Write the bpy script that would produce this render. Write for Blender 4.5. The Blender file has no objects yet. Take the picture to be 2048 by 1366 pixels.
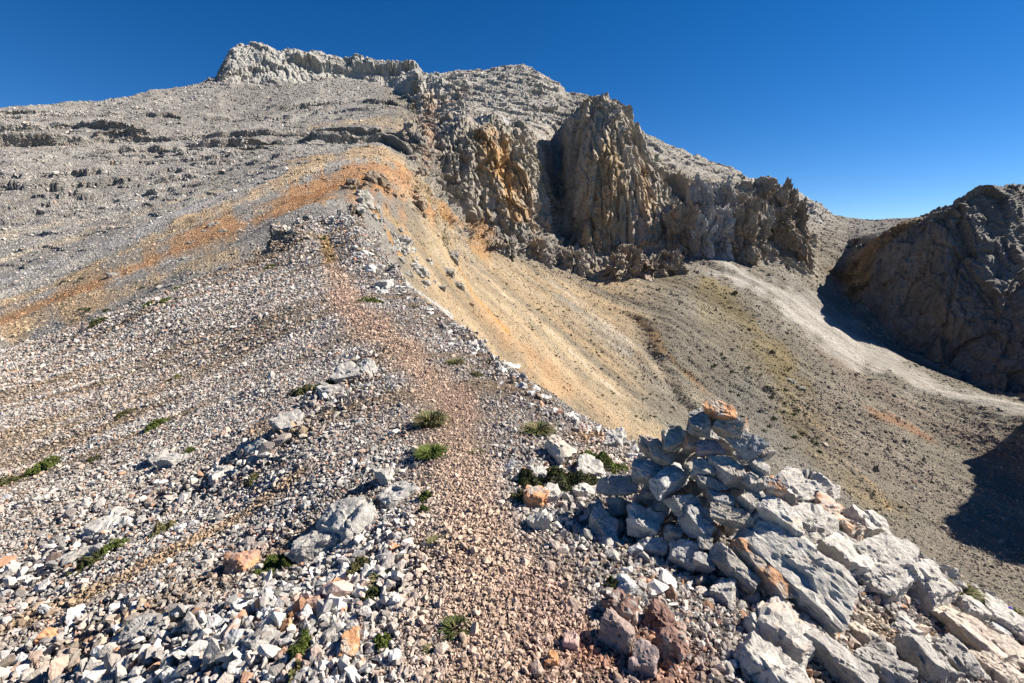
import bpy, bmesh, math, random
import numpy as np
from mathutils import Vector, Matrix, Euler
R = math.radians
D = bpy.data
scene = bpy.context.scene
COL = scene.collection

# ------------------------------------------------------------------ camera, sky, sun, exposure
PITCH = R(10.0); EYE = 1.6; F = 17.0 / 36.0 * 2048
cam_d = D.cameras.new('camera'); cam_d.lens = 17.0; cam_d.sensor_width = 36.0
cam_d.clip_start = 0.05; cam_d.clip_end = 5000
cam = D.objects.new('camera', cam_d); COL.objects.link(cam)
cam.location = (0, 0, EYE); cam.rotation_euler = (R(90) - PITCH, 0, 0)
scene.camera = cam
SUN_AZ, SUN_EL = 80.0, 39.5            # degrees right of the view direction, above the horizon
w = D.worlds.new('World'); scene.world = w; w.use_nodes = True
nt = w.node_tree; bg = nt.nodes['Background']
sky = nt.nodes.new('ShaderNodeTexSky'); sky.sky_type = 'NISHITA'; sky.sun_disc = False
sky.sun_elevation = R(SUN_EL); sky.sun_rotation = R(SUN_AZ); sky.altitude = 3200
sky.air_density = 1.0; sky.dust_density = 0.0; sky.ozone_density = 3.0
hs = nt.nodes.new('ShaderNodeHueSaturation'); hs.inputs['Saturation'].default_value = 1.35; hs.inputs['Hue'].default_value = .506
nt.links.new(sky.outputs[0], hs.inputs['Color']); nt.links.new(hs.outputs[0], bg.inputs[0])
bg.inputs[1].default_value = 0.055
sd = D.lights.new('sun', 'SUN'); sd.energy = 5.0; sd.angle = R(0.5); sd.color = (1.0, 0.92, 0.80)
sun = D.objects.new('sun', sd); COL.objects.link(sun)
sdir = Vector((math.sin(R(SUN_AZ)) * math.cos(R(SUN_EL)), math.cos(R(SUN_AZ)) * math.cos(R(SUN_EL)), math.sin(R(SUN_EL))))
sun.rotation_euler = sdir.to_track_quat('Z', 'Y').to_euler()
vs = scene.view_settings
vs.view_transform = 'Standard'; vs.look = 'None'; vs.exposure = 1.14; vs.gamma = 1.0; vs.use_curve_mapping = False
scene.cycles.max_bounces = 4; scene.cycles.diffuse_bounces = 2

# ------------------------------------------------------------------ noise
_rs = np.random.RandomState(7)
_perm = _rs.permutation(256).astype(np.int32); _perm = np.concatenate([_perm, _perm, _perm])
_g = _rs.normal(size=(256, 3)); _g = (_g / np.linalg.norm(_g, axis=1)[:, None]).astype(np.float32)

def perlin(p):
    p = np.asarray(p, np.float32)
    i = np.floor(p).astype(np.int32); f = p - i; i &= 255
    u = f * f * f * (f * (f * 6 - 15) + 10)
    out = 0
    for dx in (0, 1):
        a = _perm[i[:, 0] + dx]; wx = u[:, 0] if dx else 1 - u[:, 0]
        for dy in (0, 1):
            b = _perm[a + i[:, 1] + dy]; wy = wx * (u[:, 1] if dy else 1 - u[:, 1])
            for dz in (0, 1):
                g = _g[_perm[b + i[:, 2] + dz]]
                d = g[:, 0] * (f[:, 0] - dx) + g[:, 1] * (f[:, 1] - dy) + g[:, 2] * (f[:, 2] - dz)
                out = out + wy * (u[:, 2] if dz else 1 - u[:, 2]) * d
    return out * 1.5

def fbm(p, wl, octs=4, gain=0.5, seed=0, ridged=False, spacing=None):
    s = np.zeros(len(p), np.float32); a = 1.0
    for o in range(octs):
        n = perlin(p / wl + (17.3 * seed + 5.1 * o))
        if ridged: n = 1 - 2.2 * np.abs(n); n = n - 0.4
        if spacing is not None: n = n * np.clip(wl / (spacing * 2.0) - 1.0, 0, 1)
        s += a * n; a *= gain; wl = wl * 0.5
    return s

_j = _rs.rand(256, 3).astype(np.float32)
def facet(p, wl, seed=0):
    """fractured blocks: every cell is a tilted flat face with its own step"""
    q = np.asarray(p, np.float32) / np.float32(wl) + np.float32(seed * 7.31); i0 = np.floor(q).astype(np.int32); f = q - i0; i0 &= 255
    best = np.full(len(q), 9.0, np.float32); out = np.zeros(len(q), np.float32)
    for dx in (-1, 0, 1):
        a = _perm[i0[:, 0] + dx + 1]
        for dy in (-1, 0, 1):
            b = _perm[a + ((i0[:, 1] + dy + 1) & 255)]
            for dz in (-1, 0, 1):
                h = _perm[b + ((i0[:, 2] + dz + 1) & 255)]
                d = f - (_j[h] + np.array([dx, dy, dz], np.float32)); d2 = (d * d).sum(1)
                v = (d * _g[h]).sum(1) * 1.1 + (_j[h, 1] - .5) * .55
                m_ = d2 < best; out = np.where(m_, v, out); best = np.where(m_, d2, best)
    return out

def sstep(a, b, x):
    t = np.clip((x - a) / (b - a), 0, 1); return t * t * (3 - 2 * t)

# ------------------------------------------------------------------ survey helpers: a sighted point and its ground distance give a place
cp, sp_ = math.cos(PITCH), math.sin(PITCH)
def ray(px, py):
    u = (px - 1024) / F; v = (py - 683) / F
    return np.array([u, cp - v * sp_, -(v * cp + sp_)])
def place(px, py, rho):
    r = ray(px, py); t = rho / math.hypot(r[0], r[1]); return np.array([r[0] * t, r[1] * t, EYE + r[2] * t])
def project(p):
    x = p[..., 0]; y = p[..., 1]; z = p[..., 2] - EYE
    dep = y * cp - z * sp_; v = -(z * cp + y * sp_)
    dep_s = np.where(dep > 1e-3, dep, 1e-3)
    return 1024 + F * x / dep_s, 683 + F * v / dep_s, dep

# ------------------------------------------------------------------ terrain: contour lines of the land (sighting x, y, ground distance in metres), near to far
LINES = dict(
 N1=[(-900,1500,1.6,-.35),(0,1500,1.4,-.25),(1000,1500,1.15,-.03),(2048,1500,1.3,-.1),(3200,1500,1.5,-.4)],
 N2=[(-250,1366,4.6),(0,1366,4.2),(250,1366,2.9),(500,1366,2.1),(750,1366,1.75),(1024,1366,1.6),(1500,1366,1.83),(2048,1366,3.0),(2300,1366,3.2)],
 N3=[(-250,1100,9.5),(0,1100,7.5),(250,1100,5.1),(500,1100,3.8),(740,1100,2.85),(960,1100,2.45),(1250,1130,2.4),(1600,1200,2.6),(2048,1300,3.45),(2300,1400,3.6)],
 N4=[(-250,910,20),(0,900,16),(300,900,9.2),(600,900,5),(900,900,3.95),(1150,930,3.75),(1400,1000,3.3),(1700,1120,3.2),(2048,1275,3.75),(2300,1370,3.9)],
 N5=[(-250,800,31),(0,790,26),(300,740,20),(560,720,12.5),(780,680,9.5),(900,760,6.8),(1000,800,5.6),(1160,870,4.7),(1280,925,4.05),(1430,955,3.8),(1640,1055,3.45),(1900,1168,3.7),(2048,1255,3.95),(2300,1350,4.1)],
 N6=[(-250,760,38),(0,745,35),(300,650,28),(560,600,21),(700,600,17),(800,640,12.5),(900,700,8.8),(1000,760,6.9),(1160,845,5.3),(1280,912,4.3),(1430,940,4.0),(1640,1038,3.62),(1900,1158,3.8),(2048,1247,4.05),(2300,1340,4.2)],
 N7=[(-250,740,42),(0,722,39),(300,600,33),(560,545,30),(660,530,28),(740,570,21),(860,640,13.4),(1000,735,7.7),(1160,836,5.5),(1280,905,4.42),(1430,931,4.12),(1640,1028,3.72),(1900,1154,3.86),(2048,1243,4.1),(2300,1335,4.3)],
 E=[(-250,720,46),(0,702,43),(200,636,39),(400,556,37),(500,520,37),(560,480,39),(600,446,40),(650,450,41),(690,432,42),(715,437,40),(740,500,33),(800,560,23),(880,620,15.5),(1000,720,8.3),(1160,830,5.7),(1280,900,4.5),(1430,925,4.2),(1540,960,4.1),(1640,1020,3.8),(1750,1085,3.7),(1900,1150,3.9),(2048,1240,4.15),(2300,1330,4.4)],
 F1=[(-250,700,50),(0,688,47),(200,618,43),(400,540,41.5),(500,505,42),(600,442,44),(680,428,46),(715,445,46),(760,520,46),(820,585,48),(900,655,48),(1000,750,50),(1160,870,52),(1290,950,52),(1430,985,55),(1560,1035,60),(1700,1125,62),(1900,1225,62),(2048,1295,62),(2300,1400,60)],
 F2=[(-250,660,60),(0,640,56),(200,560,54),(400,480,56),(560,420,60),(640,398,62),(700,388,63),(760,405,62),(800,470,66),(900,560,70),(1000,640,75),(1150,740,80),(1290,805,86),(1400,850,86),(1500,885,88),(1700,965,88),(1900,1055,88),(2048,1125,88),(2300,1200,85)],
 F3=[(-250,600,85),(0,560,80),(200,480,82),(400,400,88),(600,330,95),(700,320,95),(760,335,92),(850,400,95),(930,520,110),(1050,570,120),(1200,600,125),(1350,630,120),(1500,680,122),(1700,780,122),(1900,900,120),(2048,980,115),(2300,1080,105)],
 F4=[(-250,500,115),(0,450,110),(300,372,120),(600,305,125),(760,300,125),(850,350,125),(900,440,130),(960,480,136),(1050,500,142),(1120,505,150),(1180,530,152),(1260,515,155),(1330,520,158),(1440,525,160),(1560,562,163),(1700,650,165),(1850,745,155),(2048,818,140),(2300,900,125)],
 F5=[(-250,400,150),(0,340,145),(300,320,150),(600,290,150),(760,285,148),(850,330,138),(900,425,140),(960,455,146),(1060,448,150),(1105,462,160),(1122,468,178),(1145,480,168),(1180,508,160),(1240,500,162),(1330,500,165),(1370,510,166),(1440,500,170),(1500,518,174),(1560,525,180),(1600,540,185),(1700,605,190),(1725,600,186),(1780,682,176),(1900,748,166),(2048,802,154),(2300,870,135)],
 F6=[(-250,330,175),(0,300,172),(300,290,172),(600,276,168),(760,274,160),(850,310,144),(900,370,145),(960,370,149),(1000,350,152),(1060,365,156),(1100,400,166),(1122,420,184),(1140,400,174),(1180,350,165),(1220,340,163),(1260,350,166),(1300,390,169),(1340,420,172),(1400,430,178),(1440,425,180),(1500,440,183),(1560,450,190),(1600,500,200),(1690,560,208),(1735,545,190),(1780,560,181),(1900,570,173),(2048,590,178),(2300,640,190)],
 F7=[(-250,300,195),(0,278,192),(200,264,190),(400,268,190),(600,264,185),(750,262,170),(850,288,150),(880,325,148),(930,295,152),(960,280,156),(990,262,158),(1040,275,164),(1090,330,172),(1108,400,182),(1122,370,192),(1135,300,186),(1150,262,181),(1168,222,179),(1182,199,177),(1214,195,176),(1244,203,177),(1262,236,178),(1278,280,179),(1292,312,180),(1330,345,184),(1400,380,192),(1450,378,196),(1490,372,198),(1510,385,200),(1540,360,202),(1565,380,205),(1590,450,212),(1640,480,228),(1700,500,225),(1740,508,194),(1780,470,187),(1850,428,184),(1900,402,182),(1950,388,188),(2000,389,200),(2048,398,218),(2100,420,262),(2300,500,262)],
 F8=[(-250,262,215),(0,240,215),(200,225,220),(440,178,236),(600,170,238),(640,156,244),(700,160,246),(780,176,240),(840,228,205),(880,230,200),(930,205,212),(960,215,210),(1000,228,208),(1060,235,212),(1105,240,218),(1125,235,224),(1180,230,226),(1270,285,225),(1350,320,235),(1450,352,242),(1560,400,242),(1640,432,248),(1700,452,252),(1760,460,245),(1850,450,240),(1950,440,250),(2048,440,270),(2300,530,280)],
 F9=[(-250,236,240),(-100,228,240),(0,220,240),(100,213,242),(200,205,244),(290,186,246),(300,180,246),(400,172,250),(420,160,250),(436,158,250),(448,122,252),(462,104,253),(480,94,254),(530,89,256),(560,98,257),(600,111,257),(640,111,258),(665,114,258),(690,128,258),(730,127,258),(755,138,258),(800,148,258),(830,143,258),(860,155,260),(900,153,260),(950,148,260),(1000,142,260),(1040,138,260),(1080,146,258),(1110,172,256),(1130,188,255),(1160,194,254),(1190,205,252),(1230,235,248),(1270,258,246),(1300,274,248),(1350,296,254),(1380,306,256),(1420,326,260),(1490,353,264),(1560,378,266),(1600,388,267),(1640,410,268),(1665,428,268),(1700,436,270),(1750,441,270),(1800,440,268),(1850,436,268),(1950,430,275),(2048,430,290),(2300,540,300)],
)
AZ0, AZ1, NC = -62.0, 64.0, 1400
az = np.linspace(R(AZ0), R(AZ1), NC)
def line(pts):
    a, r, z = [], [], []
    for q in pts:
        P = place(q[0], q[1], q[2]); a.append(math.atan2(P[0], P[1])); r.append(q[2]); z.append(q[3] if len(q) > 3 else P[2])
    a = np.array(a); r = np.array(r); z = np.array(z)
    assert np.all(np.diff(a) > 0), pts
    # elevation tangent and log distance vary smoothly between sightings
    lr = np.interp(az, a, np.log(r)); tz = np.interp(az, a, (z - EYE) / r)
    return np.exp(lr), tz
def smooth(v, sig):
    n = int(sig * 3); k = np.exp(-0.5 * (np.arange(-n, n + 1) / sig) ** 2); k /= k.sum()
    return np.convolve(np.pad(v, n, mode='edge'), k, mode='valid')
SM = dict(N1=40, N2=40, N3=40, N4=30, N5=22, N6=18, N7=14, E=4, F1=10, F2=14, F3=12, F4=10, F5=4, F6=4, F7=3, F8=5, F9=1.5)
K = {}
for k, pts in LINES.items():
    r, t = line(pts); r = np.exp(smooth(np.log(r), SM[k])); t = smooth(t, SM[k]); K[k] = (r, EYE + r * t)
# the hidden flank behind the ridge edge: a steep drop east of the ridge, a gentle dip west of it
azd = np.degrees(az)
right = sstep(-18.5, -15.5, azd)
rE, zE = K['E']; rF, zF = K['F1']
rE1 = rE + (0.10 * rE ** 0.8) * right + (rF - rE) * .33 * (1 - right)
K['E1'] = (rE1, (EYE + rE1 * (zE - EYE) / rE - 0.07 * rE ** .9) * right + (zE + (zF - zE) * .33 - .5) * (1 - right))
r1, z1 = K['E1']
K['B'] = (r1 + (rF - r1) * .55, z1 + (np.minimum(zF, z1) - z1) * .72 - 4.0 * right + (zF - z1) * .4 * (1 - right))
K['F10'] = (K['F9'][0] + 25, K['F9'][1] - 10); K['F11'] = (K['F9'][0] + 160, K['F9'][1] - 110)
ORDER = ['N0', 'N1', 'N2', 'N3', 'N4', 'N5', 'N6', 'N7', 'E', 'E1', 'B', 'F1', 'F2', 'F3', 'F4', 'F5', 'F6', 'F7', 'F8', 'F9', 'F10', 'F11']
K['N0'] = (np.full(NC, .15), np.full(NC, 0.0))
ROWS = dict(N0=10, N1=50, N2=110, N3=110, N4=80, N5=70, N6=50, N7=60, E=10, E1=24, B=40, F1=150, F2=120, F3=110, F4=50, F5=110, F6=110, F7=90, F8=90, F9=12, F10=10)
kr = np.array([K[k][0] for k in ORDER]); kz = np.array([K[k][1] for k in ORDER])
for i in range(1, len(ORDER)):
    bad = kr[i] < kr[i - 1] * 1.004
    kr[i] = np.where(bad, kr[i - 1] * 1.004, kr[i])
# monotone cubic through the knots, parameter = chord length in log-polar sight space
def pchip(xk, yk):
    h = np.diff(xk, axis=0); d = np.diff(yk, axis=0) / h; m = np.zeros_like(yk)
    w1 = 2 * h[1:] + h[:-1]; w2 = h[1:] + 2 * h[:-1]
    same = d[:-1] * d[1:] > 0
    with np.errstate(divide='ignore', invalid='ignore'):
        mm = (w1 + w2) / (w1 / d[:-1] + w2 / d[1:])
    m[1:-1] = np.where(same, mm, 0); m[0] = d[0]; m[-1] = d[-1]
    return m
# blend of pchip and straight slopes
m = pchip(kr, kz)
dl = np.diff(kz, axis=0) / np.diff(kr, axis=0)
rows_r, rows_z, rows_k = [], [], []
for i, k in enumerate(ORDER[:-1]):
    n = ROWS[k]; last = i == len(ORDER) - 2
    t = np.linspace(0, 1, n, endpoint=False) if not last else np.linspace(0, 1, n)
    h = (kr[i + 1] - kr[i])
    pr = kr[i + 1] / kr[i]
    for tt in t:
        s = tt if k not in ('N0',) else tt
        r_ = kr[i] * pr ** s if k[0] == 'N' or k in ('F1', 'F2', 'B') else kr[i] + h * s
        q = (r_ - kr[i]) / h
        h00 = 2*q**3 - 3*q**2 + 1; h10 = q**3 - 2*q**2 + q; h01 = -2*q**3 + 3*q**2; h11 = q**3 - q**2
        z_ = h00 * kz[i] + h10 * h * m[i] + h01 * kz[i + 1] + h11 * h * m[i + 1]
        rows_r.append(r_); rows_z.append(z_); rows_k.append(i + s)
RR = np.array(rows_r); ZZ = np.array(rows_z); KK = np.array(rows_k)
NR = len(RR)
print('grid', NR, NC)
seg = {k: i for i, k in enumerate(ORDER)}
KV = np.repeat(KK[:, None], NC, 1)
AZ = np.repeat(az[None, :], NR, 0)
P = np.stack([RR * np.sin(AZ), RR * np.cos(AZ), ZZ], -1).astype(np.float64)

def normals(P):
    gu = np.gradient(P, axis=1); gv = np.gradient(P, axis=0)
    n = np.cross(gu, gv); l = np.linalg.norm(n, axis=-1, keepdims=True); return n / np.maximum(l, 1e-9)
flat = lambda a: a.reshape(-1, a.shape[-1]) if a.ndim == 3 else a.reshape(-1)
AZD = np.degrees(AZ)
def lk(v):  # value of contour index
    return seg[v]
# spacing of the grid, to leave out waves it cannot carry
su = np.linalg.norm(np.gradient(P, axis=1), axis=-1)
sv = np.linalg.norm(np.gradient(P, axis=0), axis=-1)
SPC = np.maximum(su, np.minimum(sv, su * 4)).reshape(-1)

# rock weights: where bare cliff stands
near = 1 - sstep(lk('E') - .2, lk('E') + .8, KV)
cl = sstep(lk('F5') - .35, lk('F5') + .1, KV) * (1 - sstep(lk('F7') + .05, lk('F7') + .5, KV))
c_az = sstep(-9.6, -6.5, AZD) * (1 - sstep(30.5, 33, AZD)) + sstep(34.0, 35.2, AZD)
rock = cl * c_az
# lower rubble crags in front of the cliffs
ROCKW = rock
rub = sstep(lk('F4') - .5, lk('F4'), KV) * (1 - sstep(lk('F5'), lk('F5') + .3, KV)) * sstep(-9, -7, AZD) * (1 - sstep(17, 23, AZD))
# upper mountain crest between the left slope and the skyline, and the summit crag
up = sstep(lk('F7') + .1, lk('F8'), KV) * (1 - sstep(lk('F9') + .3, lk('F9') + 1, KV)) * sstep(-11, -6, AZD) * (1 - sstep(31, 35, AZD))
summ = sstep(lk('F8') - .05, lk('F8') + .2, KV) * (1 - sstep(lk('F9') + .5, lk('F10') + .3, KV)) * sstep(-28.6, -28.0, AZD) * (1 - sstep(-9, -6, AZD))
lridge = sstep(lk('F3') - .6, lk('F3'), KV) * (1 - sstep(lk('F8') + .3, lk('F8') + .8, KV)) * sstep(-12.5, -10.5, AZD) * (1 - sstep(-6.5, -4, AZD))
outc = sstep(lk('N7') + .6, lk('E'), KV) * (1 - sstep(lk('E') + .9, lk('E1') + .9, KV)) * sstep(-30, -25, AZD) * (1 - sstep(-14, -12, AZD))
Pf = flat(P).copy()
RHO = RR.reshape(-1).astype(np.float32)
# --- strata ledges across the left mountainside: little scarps that face the viewer
def scarp(pts, hgt, wdt, back, seedv, thr=0.0):
    r, _t = line(pts); r = r + .7 * smooth(np.interp(np.arange(NC), np.arange(0, NC, 9), np.random.RandomState(seedv).normal(size=len(np.arange(0, NC, 9)))), 3)
    a0 = math.atan2(place(*pts[0])[0], place(*pts[0])[1]); a1 = math.atan2(place(*pts[-1])[0], place(*pts[-1])[1])
    win = sstep(a0, a0 + .04, az) * (1 - sstep(a1 - .04, a1, az))
    pat = perlin(np.stack([az * 11, np.full(NC, seedv * 3.7), az * 0], -1)) * 1.2 + perlin(np.stack([az * 60, np.full(NC, seedv * 1.7), az * 0], -1)) * .45
    hh = .62 * hgt * win * np.clip(.75 - thr + .9 * pat, 0, 1.0)
    x = RR - r[None, :]
    return hh[None, :] * (sstep(-wdt, 0, x) * (1 - sstep(0, back, x)))
dz = np.zeros_like(RR)
dz += scarp([(-250,290,176),(0,268,176),(120,272,176),(215,262,178),(330,262,180)], 4.5, .5, 14, 1, -.3)
dz += scarp([(-250,245,205),(0,243,200),(150,250,200),(300,262,188)], 3.5, .5, 12, 2, -.1)
dz += scarp([(160,262,181),(300,268,178),(450,268,178),(600,268,174),(760,272,166),(860,285,150)], 3.2, .5, 12, 3, -.15)
dz += scarp([(300,290,158),(450,288,158),(600,284,156),(670,290,150),(770,288,152),(840,300,140)], 3.6, .5, 10, 4, -.1)
dz += scarp([(-250,330,146),(0,310,150),(150,305,155),(300,300,158),(500,310,148)], 2.4, .5, 9, 5, .05)
dz += scarp([(-250,380,122),(0,355,128),(150,362,126),(300,350,128),(480,330,132)], 1.8, .4, 7, 6, .1)
dz += scarp([(-250,420,108),(0,380,116),(200,375,120),(420,350,120)], 1.6, .4, 7, 8, .1)
dz += scarp([(440,225,205),(560,215,215),(700,205,220),(830,205,212)], 2.2, .5, 9, 9, .1)
dz += scarp([(560,140,248),(700,150,249),(790,156,250),(860,165,250)], 6.0, .6, 12, 10, -.2)
dz += scarp([(420,175,241),(500,165,243),(600,160,246)], 3, .6, 9, 11, .0)
_lr = np.random.RandomState(19)
for _k in range(26):
    x0 = _lr.uniform(-200, 560); y0 = _lr.uniform(285, 425) if _k < 20 else _lr.uniform(200, 235); ln = _lr.uniform(90, 300)
    rho0 = np.interp(y0, [200, 262, 290, 330, 400, 430], [222, 185, 165, 140, 112, 104])
    dz += scarp([(x0 - 40, y0 + 2, rho0), (x0, y0, rho0), (x0 + ln * .5, y0 - 3, rho0 + _lr.uniform(-3, 3)), (x0 + ln, y0 - 5, rho0), (x0 + ln + 40, y0 - 6, rho0)], _lr.uniform(.8, 1.8), .4, 6, 20 + _k, .15)
Pf[:, 2] += dz.reshape(-1)
Pf[:, :2] -= (np.stack([np.sin(AZ), np.cos(AZ)], -1) * (dz * .75)[..., None]).reshape(-1, 2)
P2 = Pf.reshape(P.shape)
# the gully on the right-hand slope
def trench(pts, width, depth, soft=1.0):
    q = [place(*a)[:2] for a in pts]
    best = np.full(RHO.shape, 1e9); 
    X = Pf[:, 0] + 1.6 * perlin(Pf / 9.0 + 3); Y = Pf[:, 1] + 1.6 * perlin(Pf / 9.0 + 8)
    for a, b in zip(q[:-1], q[1:]):
        ab = b - a; t = np.clip(((X - a[0]) * ab[0] + (Y - a[1]) * ab[1]) / (ab @ ab), 0, 1)
        best = np.minimum(best, np.hypot(X - a[0] - t * ab[0], Y - a[1] - t * ab[1]))
    Pf[:, 2] -= depth * (1 - sstep(0, width, best)) * np.where(RHO > 50, 1, 0)
trench([(1262,620,118),(1300,680,104),(1350,735,95),(1420,800,88),(1480,880,78),(1540,960,66)], 3.0, .9)
trench([(1600,820,100),(1680,880,95),(1740,960,86),(1790,1040,78)], .9, .25)
# the spur beyond the right edge of the view, whose shade lies on the scree
spx, spy = 119.0, 75.0
dd = np.hypot((Pf[:, 0] - spx - 13), (Pf[:, 1] - spy + 5) * .8)
NPRE = flat(normals(Pf.reshape(P.shape)))
# --- displacement
rw = np.clip(rock + .55 * summ, 0, 1).reshape(-1); rb = np.clip(rub + lridge * .8 + up * .5, 0, 1).reshape(-1); oc = outc.reshape(-1)
nearf = near.reshape(-1)
q = Pf.copy(); q[:, 2] *= 0.38
warp = np.stack([perlin(q / 14 + 2), perlin(q / 14 + 9), perlin(q / 14 + 4)], -1) * 4
act = rw > .01; disp = np.zeros(len(Pf), np.float32)
qa = (q + warp)[act]; sa = SPC[act]
qf = Pf[act] * np.array([1, 1, .24]) + warp[act] * .5
rid = fbm(qf, 13, 3, .5, 3, True, sa)
qb = Pf[act] @ np.array([[1, 0, .10], [0, 1, .0], [.10, 0, .45]]) + .35 * warp[act]
crg = sstep(33, 35, AZD.reshape(-1)[act])
disp[act] += rw[act] * (1 - .35 * crg) * ((1.9 - 1.2 * crg) * rid + (2.4 + 3.2 * crg) * facet(qb * [1, 1, .7], 15, 17) + (1.7 + 1.4 * crg) * facet(qb, 8.5, 1) + 1.2 * facet(qb * [1, 1, .7], 3.6, 2) + .8 * facet(qb * [1, 1, 1.3], 1.5, 3)
    - 1.0 * np.exp(-(perlin(qb * [1, 1, .5] / 5.5 + 40) / .055) ** 2) - .4 * np.exp(-(perlin(qb / 2.4 + 60) / .07) ** 2))
act = (rb > .01)
qa = Pf[act] + warp[act] * .4; sa = SPC[act]
_u = up.reshape(-1)[act]; ql = qa @ np.array([[.35, 0, .12], [0, .5, 0], [.15, 0, 1.25]])
disp[act] += rb[act] * ((1.3 * fbm(qa, 13, 3, .5, 11, True, sa) + 2.0 * facet(qa, 5.0, 4) + 1.1 * facet(qa, 2.1, 5) + .5 * facet(qa, .95, 6)) * (1 - .7 * _u)
    + _u * (2.6 * facet(ql, 4.6, 15) + 1.5 * facet(ql, 1.9, 16)))
act = oc > .01
disp[act] += oc[act] * (.5 * fbm(Pf[act], 3.2, 2, .6, 21, True, SPC[act]) + .8 * facet(Pf[act], 1.6, 7) + .4 * facet(Pf[act], .6, 8))
# slopes: soft swells and stony roughness
sl = (1 - rw) * (1 - rb) * (1 - nearf)
_rg = sstep(-16, -10, AZD.reshape(-1))
def rills(fx, fy, sd): return fbm(np.stack([Pf[:, 0] * fy - Pf[:, 1] * fx, (Pf[:, 0] * fx + Pf[:, 1] * fy) * .07, RHO * 0 + sd], -1), 6.0, 4, .6, 35)
rill = rills(-.22, -.97, 5) * (1 - _rg) + rills(.71, -.70, 5) * _rg; rill *= 1 - .75 * sstep(-20, -17, AZD.reshape(-1)) * (1 - sstep(-9, -6, AZD.reshape(-1)))
disp += sl * rill * .42 * np.clip(RHO / 90, .2, 1.2)
disp += sl * (1 - _rg) * .30 * sstep(60, 110, RHO) * facet(Pf * np.array([.28, .28, 1.6]) + np.stack([rill * 0, rill * 0, perlin(Pf / 11) * 1.2], -1), 1.7, 14)
disp += sl * (.5 * fbm(Pf, 18, 3, .5, 31, False, SPC) + .16 * fbm(Pf, 2.2, 3, .65, 33, False, SPC)) * np.clip(RHO / 80, .3, 1.3)
# near ground
n_amp = nearf
disp += n_amp * (.045 * fbm(Pf, 2.2, 3, .5, 41, False, SPC) * np.clip(RHO / 4, .25, 2.2) + .008 * fbm(Pf, .22, 3, .6, 42, False, SPC) * np.clip(RHO / 3, .6, 4))
dirn = NPRE.copy(); hr = np.maximum(rw, .3 * rb)[:, None]
rad = -np.stack([np.sin(AZ), np.cos(AZ), AZ * 0], -1).reshape(-1, 3)
dirn = dirn * (1 - .35 * hr) + (rad * .9 + np.array([0, 0, .35])) * .35 * hr
Pf += dirn * disp[:, None]
# rock blocks break into steps
Pf[:, 2] += (rw * (.8 * perlin(Pf / np.array([6, 6, 2.2]))))
spur = np.clip(1 - dd / 30, 0, 1) ** .9 * 50 * (1 + .18 * fbm(Pf, 14, 3, .5, 51, True))
Pf[:, 2] += np.where(RHO > 90, spur * sstep(R(51.0), R(54.0), AZ.reshape(-1)), 0)
P = Pf.reshape(P.shape)
NRM = normals(P); NF = flat(NRM)
#@@SPLIT

def mesh_from(name, V, Fc, smooth_=True):
    me = D.meshes.new(name); me.vertices.add(len(V)); me.vertices.foreach_set('co', np.ascontiguousarray(V, np.float32).ravel())
    n, k = Fc.shape; me.loops.add(n * k); me.loops.foreach_set('vertex_index', np.ascontiguousarray(Fc, np.int32).ravel())
    me.polygons.add(n); me.polygons.foreach_set('loop_start', np.arange(0, n * k, k, dtype=np.int32))
    me.polygons.foreach_set('use_smooth', np.full(n, smooth_, bool)); me.update(calc_edges=True); return me
ii = np.arange(NR * NC).reshape(NR, NC)
FA = np.stack([ii[:-1, :-1], ii[:-1, 1:], ii[1:, 1:], ii[1:, :-1]], -1).reshape(-1, 4)
tmp_me = mesh_from('land_survey', Pf, FA); tmp = D.objects.new('land_survey', tmp_me); COL.objects.link(tmp)
bpy.context.view_layer.update()
def hit(px, py, skip=0.0):
    r = ray(px, py); d = Vector(r).normalized(); o = Vector((0, 0, EYE)) + d * skip
    ok, loc, nor, idx = tmp.ray_cast(o, d)
    return (loc.copy(), nor.copy()) if ok else (None, None)
def near_hit(px, py):
    """the same sighting kept on the near ridge: lowered until it no longer passes over the edge"""
    lim = 12 if py > 850 else 60
    for k in range(24):
        L, N_ = hit(px, min(py + 5 * k, 1364))
        if L is not None and math.hypot(L.x, L.y) < lim: return L, N_
    return None, None
def drop(x, y, z0=60):
    ok, loc, nor, idx = tmp.ray_cast(Vector((x, y, z0)), Vector((0, 0, -1)))
    return (loc.copy(), nor.copy()) if ok else (None, None)

# ------------------------------------------------------------------ what the ground is made of: colour of the rock itself, place by place
GREY = (.30, .285, .265); PALE = (.50, .485, .465)
TINT = np.empty((len(Pf), 3), np.float32)
azf = AZD.reshape(-1); kf = KV.reshape(-1)
def mix(wt, c):
    global TINT
    TINT += (np.array(c, np.float32) - TINT) * np.clip(wt, 0, 1)[:, None].astype(np.float32)
TINT[:] = GREY
rgt = sstep(-16, -10, azf) * sstep(lk('E') + .3, lk('E1'), kf)
mix(rgt, (.215, .195, .16))
mix(nearf, (.365, .32, .288))
mix(rw, (.37, .335, .285)); mix(rb * .8, (.35, .325, .29)); mix(up.reshape(-1) * .8, (.38, .36, .33))
mix((summ.reshape(-1)) * .9, (.39, .38, .355))
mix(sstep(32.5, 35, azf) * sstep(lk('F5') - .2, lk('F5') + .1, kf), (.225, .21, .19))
wn = np.stack([perlin(Pf / 6 + 1), perlin(Pf / 6 + 5), perlin(Pf / 6 + 9)], -1) + .5 * np.stack([perlin(Pf / 1.7 + 1), perlin(Pf / 1.7 + 5), perlin(Pf / 1.7 + 9)], -1)
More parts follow.
